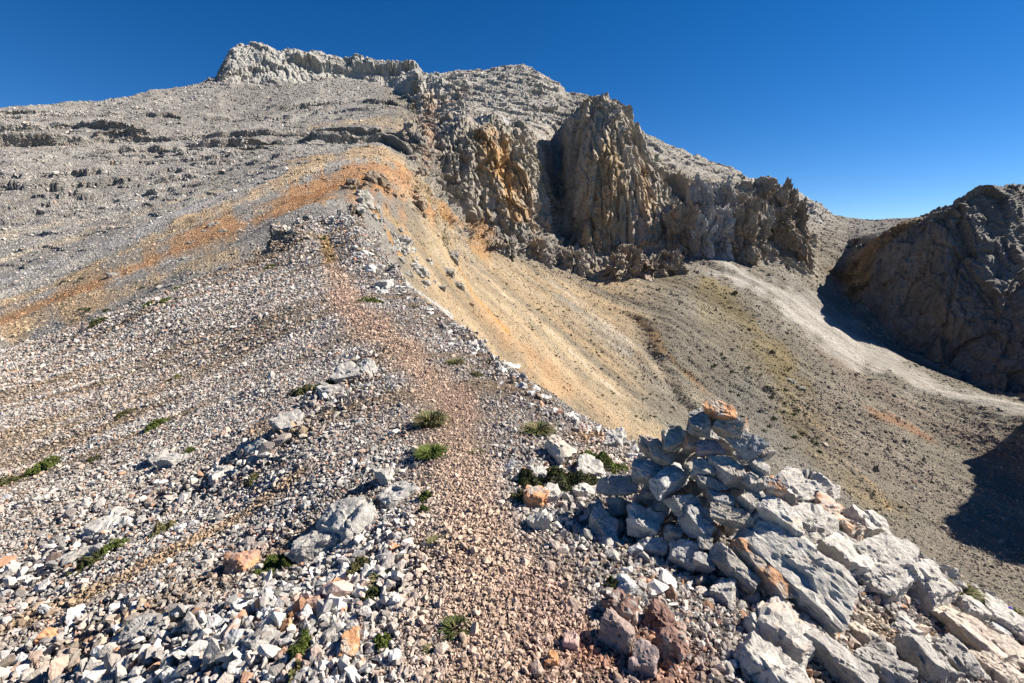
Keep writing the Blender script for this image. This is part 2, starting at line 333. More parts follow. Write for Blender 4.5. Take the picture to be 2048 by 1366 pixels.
fine = perlin(Pf / (RHO[:, None] * .03)) * .9 + 1.5 * sum(wt_ * fbm(np.stack([(Pf[:, 0] * fy - Pf[:, 1] * fx) / np.maximum(RHO, 5), (Pf[:, 0] * fx + Pf[:, 1] * fy) * .10 / np.maximum(RHO, 5), RHO * 0 + 3], -1) * 60, 1.5, 4, .65, 9) for wt_, fx, fy in ((1 - rgt, -.22, -.97), (rgt, .71, -.70))) * (1 - nearf)
def vein(c, hw, alpha, pts, sight=hit):
    """a vein or spill of coloured rock following places sighted on the land; hw in metres seen at that distance"""
    q = []
    for p_ in pts:
        L, _n = sight(p_[0], p_[1])
        if L is not None: q.append((np.array(L), (p_[2] if len(p_) > 2 else hw) * math.hypot(L[0], L[1]) / F))
    best = np.full(len(Pf), 9.0, np.float32)
    for (a, wa), (b, wb) in zip(q[:-1], q[1:]):
        lo = np.minimum(a, b) - 3 * max(wa, wb); hi = np.maximum(a, b) + 3 * max(wa, wb)
        sel = np.where(np.all((Pf > lo) & (Pf < hi), axis=1))[0]
        if not len(sel): continue
        W = .5 * (wa + wb); p = Pf[sel] + wn[sel] * W * .55; ab = b - a
        t = np.clip((p - a) @ ab / (ab @ ab + 1e-9), 0, 1)
        d = np.linalg.norm(p - a - t[:, None] * ab, axis=1) / (wa + (wb - wa) * t)
        best[sel] = np.minimum(best[sel], d)
    wt = 1 - sstep(.25, 1.35, best + .40 * fine); mix(alpha * wt, c); return wt
_TW = sstep(-14, -10, azf) * (1 - sstep(11, 19, azf)) * sstep(lk('E') + .3, lk('E1'), kf) * (1 - sstep(lk('F3') + .3, lk('F4') + .3, kf))
mix(_TW * np.clip(.62 + .9 * fbm(np.stack([(Pf[:, 0] * -.70 - Pf[:, 1] * .71), (Pf[:, 0] * .71 - Pf[:, 1] * .70) * .08, RHO * 0], -1), 7, 4, .6, 13), .15, 1), (.43, .335, .225))
ORANGE = (.40, .245, .145); TAN = (.50, .375, .24); PINK = (.52, .36, .29); OCHRE = (.50, .35, .18); BROWN = (.24, .17, .10)
vein((.33, .32, .32), 28, .7, [(600,330),(450,385),(250,480),(0,560)])
vein(TAN, 40, .75, [(650,318),(540,368),(430,418),(300,480),(150,548),(-20,612)])
vein((.40, .285, .185), 120, .85, [(740,345,60),(600,400,120),(400,480,150),(200,560,130),(0,640,110),(-60,660,100)])
vein(ORANGE, 60, .95, [(775,335,34),(720,348,80),(640,385,120),(540,430,110),(430,468,70),(330,510,44),(200,565,34),(60,620,30),(-60,660,30)])
vein((.38, .20, .10), 30, .8, [(760,360),(700,365),(600,400)])
vein(TAN, 46, .6, [(560,470),(400,520),(250,580),(60,650),(-60,690)])
vein((.47, .40, .31), 16, .6, [(480,370),(330,405),(170,470),(0,520)])
vein((.47, .41, .33), 12, .6, [(230,430),(100,452),(-20,480)])
vein((.44, .35, .25), 26, .7, [(850,190),(820,250),(760,240),(650,250)])
vein((.46, .33, .20), 60, .7, [(760,300),(700,310),(640,312)])
vein((.34, .19, .12), 14, .45, [(930,178),(905,200),(865,215),(850,300),(845,350)])
vein((.42, .24, .13), 26, .8, [(800,330),(820,380),(850,420)])
vein((.42, .31, .19), 22, .8, [(780,440),(850,500),(900,560)])
vein((.46, .28, .13), 10, .9, [(715,380),(760,440),(800,510)])
vein((.43, .33, .225), 130, .85, [(900,600,50),(1000,660,90),(1130,760,110),(1290,870)])
vein((.40, .33, .23), 60, .8, [(880,520),(1000,600),(1150,720),(1290,850)])
vein((.45, .31, .19), 70, .8, [(920,560,20),(980,640),(1100,750),(1250,880)])
vein((.50, .29, .12), 9, .9, [(915,520),(940,580),(1010,660)])
vein((.50, .43, .34), 9, .7, [(1010,590),(1120,680),(1240,790)])
vein((.48, .41, .32), 12, .7, [(1100,560),(1200,640),(1330,760),(1400,800)])
vein((.33, .31, .27), 22, .6, [(1130,600),(1260,700)])
vein((.23, .165, .105), 13, .95, [(1275,635),(1310,680),(1360,735),(1430,795)])
vein((.24, .205, .135), 60, .6, [(1360,560),(1450,640),(1540,740)])
vein((.20, .16, .085), 44, .75, [(1440,580),(1540,690),(1600,800),(1660,930),(1760,1010)])
vein((.36, .27, .16), 7, .8, [(1600,815),(1680,885),(1750,975),(1780,1020)])
vein((.21, .20, .18), 60, .7, [(1480,780),(1560,900),(1650,1000)])
CHUTE = vein((.42, .395, .355), 22, 1.0, [(1446,520,26),(1500,556,60),(1600,618,92),(1700,682,92),(1800,738,66),(1920,790,36),(2040,818,20)])
vein((.27, .25, .22), 30, .7, [(1540,530),(1640,610),(1720,660)])
DEBRIS = vein((.21, .175, .145), 42, .85, [(1640,700,20),(1740,770),(1860,840),(2060,900)])
DEBRIS = np.maximum(DEBRIS, vein((.235, .205, .17), 120, .7, [(1660,800,60),(1760,900),(1900,1040),(2060,1150)]))
vein((.27, .15, .09), 24, .7, [(1760,830),(1860,880)])
vein(BROWN, 26, .9, [(1830,440),(1780,465),(1730,510),(1690,550)])
vein((.33, .24, .14), 16, .8, [(1700,590),(1720,560)])
vein((.44, .29, .15), 42, .9, [(975,290),(1020,360),(1050,430)])
vein((.42, .24, .11), 34, .7, [(880,430),(960,450),(950,500)])
vein((.38, .28, .17), 34, .7, [(1215,300),(1200,480)])
vein((.40, .27, .16), 24, .7, [(1285,330),(1300,480)])
vein((.36, .22, .13), 26, .7, [(1350,470),(1380,500)])
vein((.47, .46, .44), 20, .8, [(1390,400),(1440,430),(1470,460)])
vein((.34, .22, .12), 24, .6, [(1540,380),(1560,450)])
vein((.46, .45, .43), 24, .7, [(900,240),(960,245),(1080,270),(1110,330)])
vein((.28, .20, .13), 26, .45, [(1850,500),(1830,580),(1900,660)])
vein((.49, .48, .46), 16, .85, [(560,470),(640,440),(700,440)], near_hit)
vein((.50, .49, .47), 14, .85, [(700,450),(760,510),(820,570),(900,630),(1000,722),(1160,832),(1270,902)], near_hit)
_na = Pf[:, 0] * .42 - Pf[:, 1] * .91; _nb = Pf[:, 0] * .91 + Pf[:, 1] * .42
NST = fbm(np.stack([_na, _nb * .13, _na * 0], -1), 1.1, 4, .6, 81)
mix(nearf * np.clip(NST * 1.5 - .05, 0, .75), (.33, .25, .17)); mix(nearf * np.clip(-NST * 1.6 - .1, 0, .6), (.50, .48, .46))
# the trodden trail and the coloured spills beside it
TR = [(1060,1420,260),(1040,1300,230),(985,1160,165),(925,1000,90),(915,900,64),(900,830,58),(880,770,48),(800,700,44),(750,660,42),(705,610,34),(680,570,26),(660,530,16),(650,480,12)]
vein((.53, .40, .31), 80, .97, [(a, b, c * 1.3) for a, b, c in TR])
vein(PINK, 50, .5, [(900,830,60),(920,780,40)]); vein(PINK, 30, .5, [(760,660),(715,620),(690,580)])
vein((.47, .33, .27), 70, .55, [(1140,1350,150),(1110,1240,110),(1060,1160,70)])
vein(OCHRE, 12, .9, [(658,525),(650,478)])
vein((.46, .32, .19), 36, .7, [(600,940),(440,1050),(250,1150),(60,1230)])
vein((.46, .34, .22), 26, .6, [(520,850),(620,870)]); vein((.45, .34, .25), 20, .5, [(300,800),(120,900),(0,960)])
vein((.42, .21, .14), 70, .7, [(1200,1290),(1340,1290),(1330,1366)])
vein((.50, .40, .29), 40, .7, [(1750,1240),(1900,1300),(2040,1340)])
# streaks down the fall lines
def streak(mask, dirx, diry, wl, amp, seed):
    a = Pf[:, 0] * diry - Pf[:, 1] * dirx; b = Pf[:, 0] * dirx + Pf[:, 1] * diry
    n = fbm(np.stack([a, b * .06, a * 0 + seed], -1), wl, 4, .6, seed)
    globals()['TINT'] *= (1 + amp * n * mask)[:, None]
streak((1 - rgt) * (1 - nearf) * (1 - rw) * (1 - rb), -.22, -.97, 7, .22, 3)
streak(rgt * (1 - rw) * (1 - rb), .71, -.70, 7, .22, 5)
TINT *= (1 + .16 * fbm(Pf, 9, 3, .6, 61) + .10 * fbm(Pf, 1.2, 2, .6, 62))[:, None]
_m = TINT.mean(1, keepdims=True); TINT = np.clip(_m + (TINT - _m) * 1.12, .03, .62)

# ------------------------------------------------------------------ materials
def nodes(name):
    m = D.materials.new(name); m.use_nodes = True; n = m.node_tree; b = n.nodes['Principled BSDF']
    b.inputs['Roughness'].default_value = .92; b.inputs['Specular IOR Level'].default_value = .2
    return m, n, b
def rock_material(name, scale, bump, dist, contrast=.35, crack=0.0, mul=1.0, vor=.6, attr=True, base=(.4, .4, .4), sat_noise=True):
    m, n, b = nodes(name); N = n.nodes.new; Lk = n.links.new
    geo = N('ShaderNodeNewGeometry')
    def tex(sc, det=6, rough=.65):
        t = N('ShaderNodeTexNoise'); t.inputs['Scale'].default_value = sc; t.inputs['Detail'].default_value = det; t.inputs['Roughness'].default_value = rough
        Lk(geo.outputs['Position'], t.inputs['Vector']); return t.outputs['Fac']
    def mth(op, a, b_):
        t = N('ShaderNodeMath'); t.operation = op
        for i, v in enumerate((a, b_)):
            if hasattr(v, 'links'): Lk(v, t.inputs[i])
            else: t.inputs[i].default_value = v
        return t.outputs[0]
    t1 = tex(scale); t2 = tex(scale * 5.3, 4, .7)
    v = N('ShaderNodeTexVoronoi'); v.inputs['Scale'].default_value = scale * 2.2; Lk(geo.outputs['Position'], v.inputs['Vector'])
    fac = mth('ADD', mth('MULTIPLY', mth('SUBTRACT', t1, .5), contrast * 3), 1.0)
    fac = mth('MULTIPLY', mth('ADD', fac, mth('MULTIPLY', mth('SUBTRACT', t2, .5), contrast * 2.2)), mul)
    if crack:
        vc = N('ShaderNodeTexVoronoi'); vc.feature = 'DISTANCE_TO_EDGE'; vc.inputs['Scale'].default_value = scale * .9
        wv = N('ShaderNodeTexNoise'); wv.inputs['Scale'].default_value = scale * 1.5; Lk(geo.outputs['Position'], wv.inputs['Vector'])
        mx = N('ShaderNodeMix'); mx.data_type = 'VECTOR'; mx.inputs['Factor'].default_value = .12
        Lk(geo.outputs['Position'], mx.inputs['A']); Lk(wv.outputs['Color'], mx.inputs['B']); Lk(mx.outputs['Result'], vc.inputs['Vector'])
        ck = N('ShaderNodeMapRange'); ck.inputs['From Min'].default_value = 0; ck.inputs['From Max'].default_value = .035; Lk(vc.outputs['Distance'], ck.inputs['Value'])
    if attr:
        at = N('ShaderNodeAttribute'); at.attribute_name = 'tint'; colr = at.outputs['Color']
    else:
        rg = N('ShaderNodeRGB'); rg.outputs[0].default_value = (*base, 1); colr = rg.outputs[0]
    vm = N('ShaderNodeVectorMath'); vm.operation = 'SCALE'; Lk(colr, vm.inputs[0]); Lk(mth('MAXIMUM', fac, .2), vm.inputs['Scale'])
    Lk(vm.outputs[0], b.inputs['Base Color'])
    h = mth('ADD', mth('ADD', t1, mth('MULTIPLY', t2, .45)), mth('MULTIPLY', v.outputs['Distance'], vor))
    if crack: h = mth('ADD', h, mth('MULTIPLY', ck.outputs[0], crack))
    bp = N('ShaderNodeBump'); bp.inputs['Strength'].default_value = bump; bp.inputs['Distance'].default_value = dist
    Lk(h, bp.inputs['Height']); Lk(bp.outputs[0], b.inputs['Normal'])
    return m
M_near = rock_material('gravel_bed', 22, 1.0, .03, .35, mul=.42)  # dark soil bed, colour lowered further to paint shade into gaps between stones
M_slope = rock_material('scree', 2.0, 1.0, .5, .34)
M_cliff = rock_material('cliff_rock', 1.1, 1.0, .7, .36, vor=.2)
M_stone = rock_material('broken_limestone', 30, .6, .012, .20)
M_block = rock_material('weathered_limestone', 26, 1.0, .018, .42, vor=.15)

# ------------------------------------------------------------------ the land, cut along its natural borders
def paint(me, T):
    a = me.color_attributes.new('tint', 'FLOAT_COLOR', 'POINT')
    c = np.ones((len(T), 4), np.float32); c[:, :3] = T; a.data.foreach_set('color', c.ravel())
def land(name, label, fmask, mat, smooth_=True):
    f = FA[fmask]; used = np.unique(f); remap = np.zeros(len(Pf), np.int32); remap[used] = np.arange(len(used))
    me = mesh_from(name, Pf[used], remap[f], smooth_); paint(me, TINT[used]); me.materials.append(mat)
    o = D.objects.new(name, me); COL.objects.link(o); o['kind'] = 'structure'; o['label'] = label
    return o
fk = KV[:-1, :-1].reshape(-1); fa = AZD[:-1, :-1].reshape(-1); fr = rock[:-1, :-1].reshape(-1); fs = summ[:-1, :-1].reshape(-1)
idr = np.zeros(len(FA), int)                                           # 0 near ridge
idr[fk >= lk('E') + .999] = 1                                            # left slope
idr[(idr == 1) & (fa > -17.0) & (fk < lk('F7'))] = 2                      # right slope
idr[(fr > .5) & (fa < 33.5)] = 3
idr[(fk >= lk('F5')) & (fa > 34.8) & (fk < lk('F9') + 1)] = 4
idr[(idr == 2) & (fa > 30) & (fk > lk('F5') - .3)] = 6
idr[(fk >= lk('F7')) & (fa > 5) & (idr < 3)] = 6
idr[(fk >= lk('F7')) & (fa <= 5) & (fa > -11) & (idr < 3)] = 5
idr[fs > .5] = 7
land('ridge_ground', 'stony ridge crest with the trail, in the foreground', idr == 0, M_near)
land('mountain_slope', 'long grey and orange scree slope rising to the left skyline', idr == 1, M_slope)
land('hillside', 'tan and olive scree flank falling away to the right of the ridge', idr == 2, M_slope)
land('cliff', 'tall brown rock towers and walls in the middle of the mountain', idr == 3, M_cliff, False)
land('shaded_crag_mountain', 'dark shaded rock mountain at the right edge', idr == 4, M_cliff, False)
land('mountain_top', 'rounded grey mountain top right of the summit crag', idr == 5, M_cliff, False)
land('saddle', 'low gravel saddle between the cliffs and the shaded mountain', idr == 6, M_slope)
land('summit_crag', 'pale rock crag on the skyline at the top of the slope', idr == 7, M_cliff, False)

# ------------------------------------------------------------------ loose stones
rng = np.random.RandomState(11)
def hull_proto(k, flatness, seed):
    r = np.random.RandomState(seed); p = r.normal(size=(k, 3)); p /= np.linalg.norm(p, axis=1)[:, None]; p *= r.uniform(.78, 1.1, (k, 1))
    p *= np.array([1, r.uniform(.45, .85), flatness * r.uniform(.6, .95)]); p += r.normal(size=p.shape) * .06; bm = bmesh.new()
    for v in p: bm.verts.new(v)
    bmesh.ops.convex_hull(bm, input=bm.verts); bmesh.ops.delete(bm, geom=[v for v in bm.verts if not v.link_faces], context='VERTS')
    bmesh.ops.triangulate(bm, faces=bm.faces); bm.verts.index_update()
    V = np.array([v.co[:] for v in bm.verts], np.float32); Fc = np.array([[v.index for v in f.verts] for f in bm.faces], np.int32); bm.free()
    return V, Fc
PR = [hull_proto(k, fl, 100 + i) for i, (k, fl) in enumerate([(14, .5), (16, .7), (15, .5), (18, .65), (16, .8), (13, .6), (20, .55), (17, .5), (22, .75), (14, .85), (26, .65), (18, .6)])]
def rand_rot(n, tilt=1.0):
    qn = rng.normal(size=(n, 4)); qn[:, 0] += 0; qn[:, 1:3] *= tilt; qn /= np.linalg.norm(qn, axis=1)[:, None]
    qn = qn[:, [0, 1, 2, 3]]; w_, x, y, z = qn.T
    return np.stack([1-2*(y*y+z*z), 2*(x*y-z*w_), 2*(x*z+y*w_), 2*(x*y+z*w_), 1-2*(x*x+z*z), 2*(y*z-x*w_), 2*(x*z-y*w_), 2*(y*z+x*w_), 1-2*(x*x+y*y)], -1).reshape(n, 3, 3)
def stones_mesh(pos, size, tint, tilt=.6):
    n = len(pos); Rm = rand_rot(n, tilt); which = rng.randint(0, len(PR), n); Vs, Fs, Ts = [], [], []; off = 0
    for i, (V, Fc) in enumerate(PR):
        s_ = np.where(which == i)[0]
        if not len(s_): continue
        vv = np.einsum('nij,vj->nvi', Rm[s_], V) * size[s_][:, None, None] * .5 + pos[s_][:, None, :]
        Vs.append(vv.reshape(-1, 3)); Fs.append((Fc[None] + (np.arange(len(s_)) * len(V))[:, None, None]).reshape(-1, 3) + off)
        Ts.append(np.repeat(tint[s_], len(V), 0)); off += len(s_) * len(V)
    return np.concatenate(Vs), np.concatenate(Fs), np.concatenate(Ts)
PX, PY, DEP = project(P)
e1 = np.stack([PX[:-1, 1:] - PX[:-1, :-1], PY[:-1, 1:] - PY[:-1, :-1]], -1); e2 = np.stack([PX[1:, :-1] - PX[:-1, :-1], PY[1:, :-1] - PY[:-1, :-1]], -1)
AREA = (-(e1[..., 0] * e2[..., 1] - e1[..., 1] * e2[..., 0]) / 4)          # seen size of each cell, in render pixels
inside = (PX[:-1, :-1] > -120) & (PX[:-1, :-1] < 2170) & (PY[:-1, :-1] < 1560) & (DEP[:-1, :-1] > .2)
AREA = np.where(inside & (DEP[:-1, :-1] > .3), np.clip(AREA, 0, 12), 0)
# cells hidden behind the ridge edge still get a few
cell_k = KV[:-1, :-1]; cell_r = np.repeat(RR[:-1, :1] * 0, NC - 1, 1) + RR[:-1, :-1]
def scatter(weight, n_max=None):
    wt = weight.ravel(); tot = wt.sum(); n = int(tot) if n_max is None else min(n_max, int(tot))
    idx = np.searchsorted(np.cumsum(wt), rng.rand(n) * tot); idx = np.clip(idx, 0, wt.size - 1)
    i, j = np.unravel_index(idx, weight.shape); u, v = rng.rand(n, 1), rng.rand(n, 1)
    p = P[i, j] * (1 - u) * (1 - v) + P[i, j + 1] * u * (1 - v) + P[i + 1, j] * (1 - u) * v + P[i + 1, j + 1] * u * v
    return p, i * NC + j
def stone_tint(base, vi, far=False):
    n = len(base); t = base.copy(); r = rng.rand(n); mx_ = t.max(1); sat = np.clip((mx_ - t.min(1)) / np.maximum(mx_, .01) * 2.6 - .35, 0, 1)[:, None]
    k = (1 - .8 * sat) * (1 - .65 * trail[vi])[:, None] * ((.45 - .22 * rgt[vi])[:, None] if far else 1.0)
    def to(sel, c, w_): t[sel] += (np.array(c) - t[sel]) * (w_ * k[sel])
    to(r < .33, (.60, .575, .53), .7); to((r > .78) & (r < .90), (.56, .38, .30), .6); to(r > .965, (.50, .25, .13), .8); to((r > .58) & (r < .78), (.30, .30, .30), .7)
    return np.clip(t * rng.uniform(.5, 1.22, (n, 1)), .04, .70)
# how coarse the rubble lies: fine on the trail, coarse in banks
trail = np.zeros(len(Pf), np.float32)
tw = []
for p_ in TR:
    L, _n = hit(p_[0], min(p_[1], 1362))
    if L is not None: tw.append((L.x, L.y, 1.12 * p_[2] * math.hypot(L.x, L.y) / F))
best = np.full(len(Pf), 9.0)
ns = np.where(RHO < 50)[0]
for a, b in zip(tw[:-1], tw[1:]):
    ab = np.array([b[0] - a[0], b[1] - a[1]]); p = Pf[ns][:, :2] - np.array(a[:2]); t = np.clip(p @ ab / (ab @ ab + 1e-9), 0, 1)
    best[ns] = np.minimum(best[ns], np.linalg.norm(p - t[:, None] * ab, axis=1) / (a[2] + (b[2] - a[2]) * t))
trail = 1 - sstep(.6, 1.5, best + .3 * perlin(Pf / .5))
bank = sstep(-.15, .45, fbm(Pf, 2.0, 3, .6, 71))
def spread(pts, hw):
    out = np.zeros(len(Pf)); q = []
    for p_ in pts:
        L, _n = hit(p_[0], p_[1])
        if L is not None: q.append((L.x, L.y, (p_[2] if len(p_) > 2 else hw) * math.hypot(L.x, L.y) / F))
    bb = np.full(len(Pf), 9.0)
    for a, b in zip(q[:-1], q[1:]):
        ab = np.array([b[0] - a[0], b[1] - a[1]]); p = Pf[ns][:, :2] - np.array(a[:2]); t = np.clip(p @ ab / (ab @ ab + 1e-9), 0, 1)
        bb[ns] = np.minimum(bb[ns], np.linalg.norm(p - t[:, None] * ab, axis=1) / (a[2] + (b[2] - a[2]) * t))
    return 1 - sstep(.5, 1.5, bb + .4 * perlin(Pf / .6))
RUB = np.maximum.reduce([spread([(770,700),(700,760),(640,830),(540,900),(400,960),(250,1050),(100,1130)], 60), spread([(620,445),(560,490),(450,530),(300,572)], 46),
    spread([(900,650),(1000,745),(1100,830),(1200,880)], 34), spread([(560,1250),(400,1300),(60,1340)], 90), spread([(860,1130),(700,1200),(560,1250)], 60)])
bank = np.clip(.3 * bank + RUB - .35 * np.clip(NST, -1, 1) * (1 - trail), 0, 1)
coarse = (.022 + .030 * bank + .008 * perlin(Pf / .6)) * (1 - trail) + .0155 * trail
coarse = np.clip(coarse, .012, .09) * (1 + np.clip(RHO - 6, 0, 40) * .03)
CO = coarse.reshape(P.shape[:2])[:-1, :-1]
def band(wmask, size_m, px_min, cover, sig):
    """stones over an area: size in metres but never finer than the eye can part"""
    smin = px_min * DEP[:-1, :-1] / (F / 2); s_ = np.maximum(size_m, smin); spx = s_ / np.maximum(DEP[:-1, :-1], .2) * (F / 2)
    wt = np.where(wmask, AREA, 0) / (spx ** 2) * cover
    p, vi = scatter(wt); s2 = s_.ravel()[np.clip((vi // NC) * (NC - 1) + vi % NC, 0, s_.size - 1)] * np.exp(rng.normal(size=len(p)) * sig)
    return p, vi, s2
nearm = cell_k < lk('E1')
def stuff(name, label, parts, mat, seed):
    V = np.concatenate([a[0] for a in parts]); off = 0; fs = []
    for a in parts: fs.append(a[1] + off); off += len(a[0])
    me = mesh_from(name, V, np.concatenate(fs), False); paint(me, np.concatenate([a[2] for a in parts])); me.materials.append(mat)
    o = D.objects.new(name, me); COL.objects.link(o); o['kind'] = 'stuff'; o['label'] = label; o['category'] = 'gravel'
    print(name, len(V)); return o
#@@THINGS
# ------------------------------------------------------------------ single rocks
_ico = {}
def ico(n):
    if n not in _ico:
        bm = bmesh.new(); bmesh.ops.create_icosphere(bm, subdivisions=n, radius=1.0)
        _ico[n] = (np.array([v.co[:] for v in bm.verts], np.float32), np.array([[v.index for v in f.verts] for f in bm.faces], np.int32)); bm.free()
    return _ico[n]
def block_shape(dims, seed, sub=4, rough=1.0, boxy=.85):
    """a broken block: a box with knocked-off corners, chipped and weathered"""
    r = np.random.RandomState(seed); V, Fc = ico(sub)
    pl = [(np.array(a, float) + r.normal(size=3) * .19, boxy * r.uniform(.82, 1.05)) for a in ((1,0,0),(-1,0,0),(0,1,0),(0,-1,0),(0,0,1),(0,0,-1))]
    for _ in range(9):
        a = r.normal(size=3); pl.append((a / np.linalg.norm(a), r.uniform(.86, 1.12)))
    rad = np.full(len(V), 9.0)
    for a, d in pl:
        a = a / np.linalg.norm(a); c = V @ a; rad = np.where(c > .02, np.minimum(rad, d / np.maximum(c, .02)), rad)
    p = V * rad[:, None] * np.array(dims) * .5
    m_ = float(min(dims)); M_ = float(sorted(dims)[1]); nrm = V / np.array(dims) * M_; nrm /= np.linalg.norm(nrm, axis=1)[:, None]
    h = .085 * M_ * facet(p + seed, M_ * .5, seed % 9) + .036 * M_ * facet(p + seed, M_ * .22, seed % 7) + .014 * M_ * facet(p + seed, M_ * .1, seed % 4) + .02 * M_ * fbm(p + seed, M_ * .6, 3, .6, seed % 11)
    ck = perlin(p / M_ * .9 + seed * 1.7); h -= .06 * M_ * np.exp(-(ck / .014) ** 2)
    return p + nrm * (h * rough)[:, None], Fc
def rock(name, label, C_, B_, dims, seed, tint, patch=None, sub=4, rough=1.0, boxy=.85, cat='rock', group=None, mat=None, kind=None):
    p, Fc = block_shape(dims, seed, sub, rough, boxy)
    T = np.tile(np.array(tint, np.float32), (len(p), 1)); T *= (1 + .20 * fbm(p + seed, max(dims) * .4, 3, .6, 3))[:, None]
    if patch is not None:
        wt = sstep(.02, .3, fbm(p + seed * 3, max(dims) * .38, 3, .6, 8)); T += (np.array(patch) - T) * (wt * .85)[:, None]
    me = mesh_from(name, p, Fc, False); paint(me, np.clip(T, .03, .75)); me.materials.append(mat or M_block)
    o = D.objects.new(name, me); COL.objects.link(o)
    o.matrix_world = Matrix.Translation(Vector([float(c) for c in C_])) @ Matrix(np.array(B_).tolist()).to_4x4()
    o['label'] = label; o['category'] = cat
    if group: o['group'] = group
    if kind: o['kind'] = kind
    return o
def rotm(axis, deg): return np.array(Matrix.Rotation(R(deg), 3, Vector([float(a) for a in axis])))
def facing_basis(px, py):
    r = ray(px, py); fwd = r / np.linalg.norm(r); rt = np.cross(fwd, [0, 0, 1.0]); rt /= np.linalg.norm(rt); up_ = np.cross(rt, fwd)
    return rt, up_, fwd
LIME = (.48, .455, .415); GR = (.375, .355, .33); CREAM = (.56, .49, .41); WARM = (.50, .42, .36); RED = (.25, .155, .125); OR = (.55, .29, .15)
G_C = 'stones piled in the cairn'
# sighted in the photograph: x, y, width, height (photo pixels), long-axis roll, thickness ratio, colour, patch colour, label
CX = lambda x: 1040 + x / 2.254
CY = lambda y: 760 + y / 2.254
CAIRN = [
 (905,148,140,92,-12,.9,OR,CREAM,'orange cap stone on the very top of the cairn'),
 (806,197,112,150,10,.8,GR,None,'upright grey stone at the top of the cairn, left of the orange cap'),
 (948,212,170,112,-14,.8,CREAM,OR,'cream stone just below the orange cap stone of the cairn'),
 (765,272,72,92,20,.8,WARM,OR,'small pinkish stone under the upright grey stone near the cairn top'),
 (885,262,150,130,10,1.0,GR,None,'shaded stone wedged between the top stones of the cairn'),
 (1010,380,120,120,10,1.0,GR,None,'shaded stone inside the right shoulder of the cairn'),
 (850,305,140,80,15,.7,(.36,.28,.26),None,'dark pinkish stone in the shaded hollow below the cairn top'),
 (692,262,130,120,30,.8,LIME,None,'pale stone at the back of the cairn, upper left side'),
 (622,325,170,112,-38,.6,WARM,None,'tan slab leaning outward on the upper left of the cairn'),
 (582,415,160,118,8,.8,GR,None,'rounded grey stone below the leaning tan slab of the cairn'),
 (672,447,262,112,50,.65,LIME,None,'long pale slab standing tilted on the left front of the cairn'),
 (826,402,118,104,10,.8,LIME,None,'small angular stone in the middle of the cairn, right of the long tilted slab'),
 (944,412,160,112,-48,.75,CREAM,None,'cream block in the middle of the cairn, sloping down to the right'),
 (1008,288,160,112,-42,.8,LIME,None,'pale block on the upper right shoulder of the cairn'),
 (1098,325,90,90,-30,.8,LIME,None,'grey white stone at the back of the right shoulder of the cairn'),
 (1080,392,84,84,-20,.8,LIME,None,'small white stone on the right side of the cairn, above the pinkish round one'),
 (1056,458,96,112,-60,.8,GR,None,'grey stone on the right side of the cairn, left of the pinkish round one'),
 (1145,472,108,98,5,.9,CREAM,OR,'round pinkish cream stone on the right edge of the cairn'),
 (856,474,140,50,2,1.2,GR,None,'thin flat stone in the middle of the cairn'),
 (1036,545,90,116,-30,.8,GR,None,'grey stone standing under the right middle of the cairn'),
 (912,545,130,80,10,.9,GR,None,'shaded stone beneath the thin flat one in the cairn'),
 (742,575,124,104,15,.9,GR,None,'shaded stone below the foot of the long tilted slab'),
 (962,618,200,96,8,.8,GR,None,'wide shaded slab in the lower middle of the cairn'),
 (795,640,166,140,-25,.8,LIME,None,'white topped block in the lower middle of the cairn'),
 (545,645,170,138,-18,.8,LIME,None,'squared block with a flat light top at the lower left of the cairn'),
 (592,755,130,84,10,.9,LIME,None,'pale stone below the squared block at the lower left of the cairn'),
 (690,690,80,80,0,.9,GR,None,'small grey stone between the two squared blocks low in the cairn'),
 (737,790,128,124,-12,.85,GR,None,'hollowed grey stone at the front foot of the cairn'),
 (826,822,84,84,0,.9,GR,None,'small stone at the cairn foot, right of the hollowed grey one'),
 (832,732,80,78,0,.9,LIME,None,'small pale stone above the cairn foot, right of the hollowed grey one'),
 (1165,622,216,112,-22,.8,LIME,CREAM,'white block with a brown broken end on the lower right of the cairn'),
 (445,800,240,140,-52,.55,LIME,None,'big light slab leaning at the left foot of the cairn'),
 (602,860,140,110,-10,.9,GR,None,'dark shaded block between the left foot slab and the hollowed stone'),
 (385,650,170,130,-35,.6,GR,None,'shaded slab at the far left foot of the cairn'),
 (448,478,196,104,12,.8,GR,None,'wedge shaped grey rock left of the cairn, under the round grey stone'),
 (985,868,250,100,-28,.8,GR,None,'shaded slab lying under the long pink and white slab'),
 (1085,850,400,92,-40,.7,CREAM,OR,'long cream slab with orange stains under the lower edge of the big white slab'),
 (1240,840,600,300,-30,.3,LIME,None,'large white slab lying on the right foot of the cairn'),
]
def cairn_rho(x, y):
    px, py = CX(x), CY(y); base = np.interp(py, [800, 900, 1000, 1100, 1150, 1200], [3.02, 2.93, 2.74, 2.53, 2.42, 2.35])
    return base + .00022 * abs(px - 1390) + max(0, px - 1480) * .0006
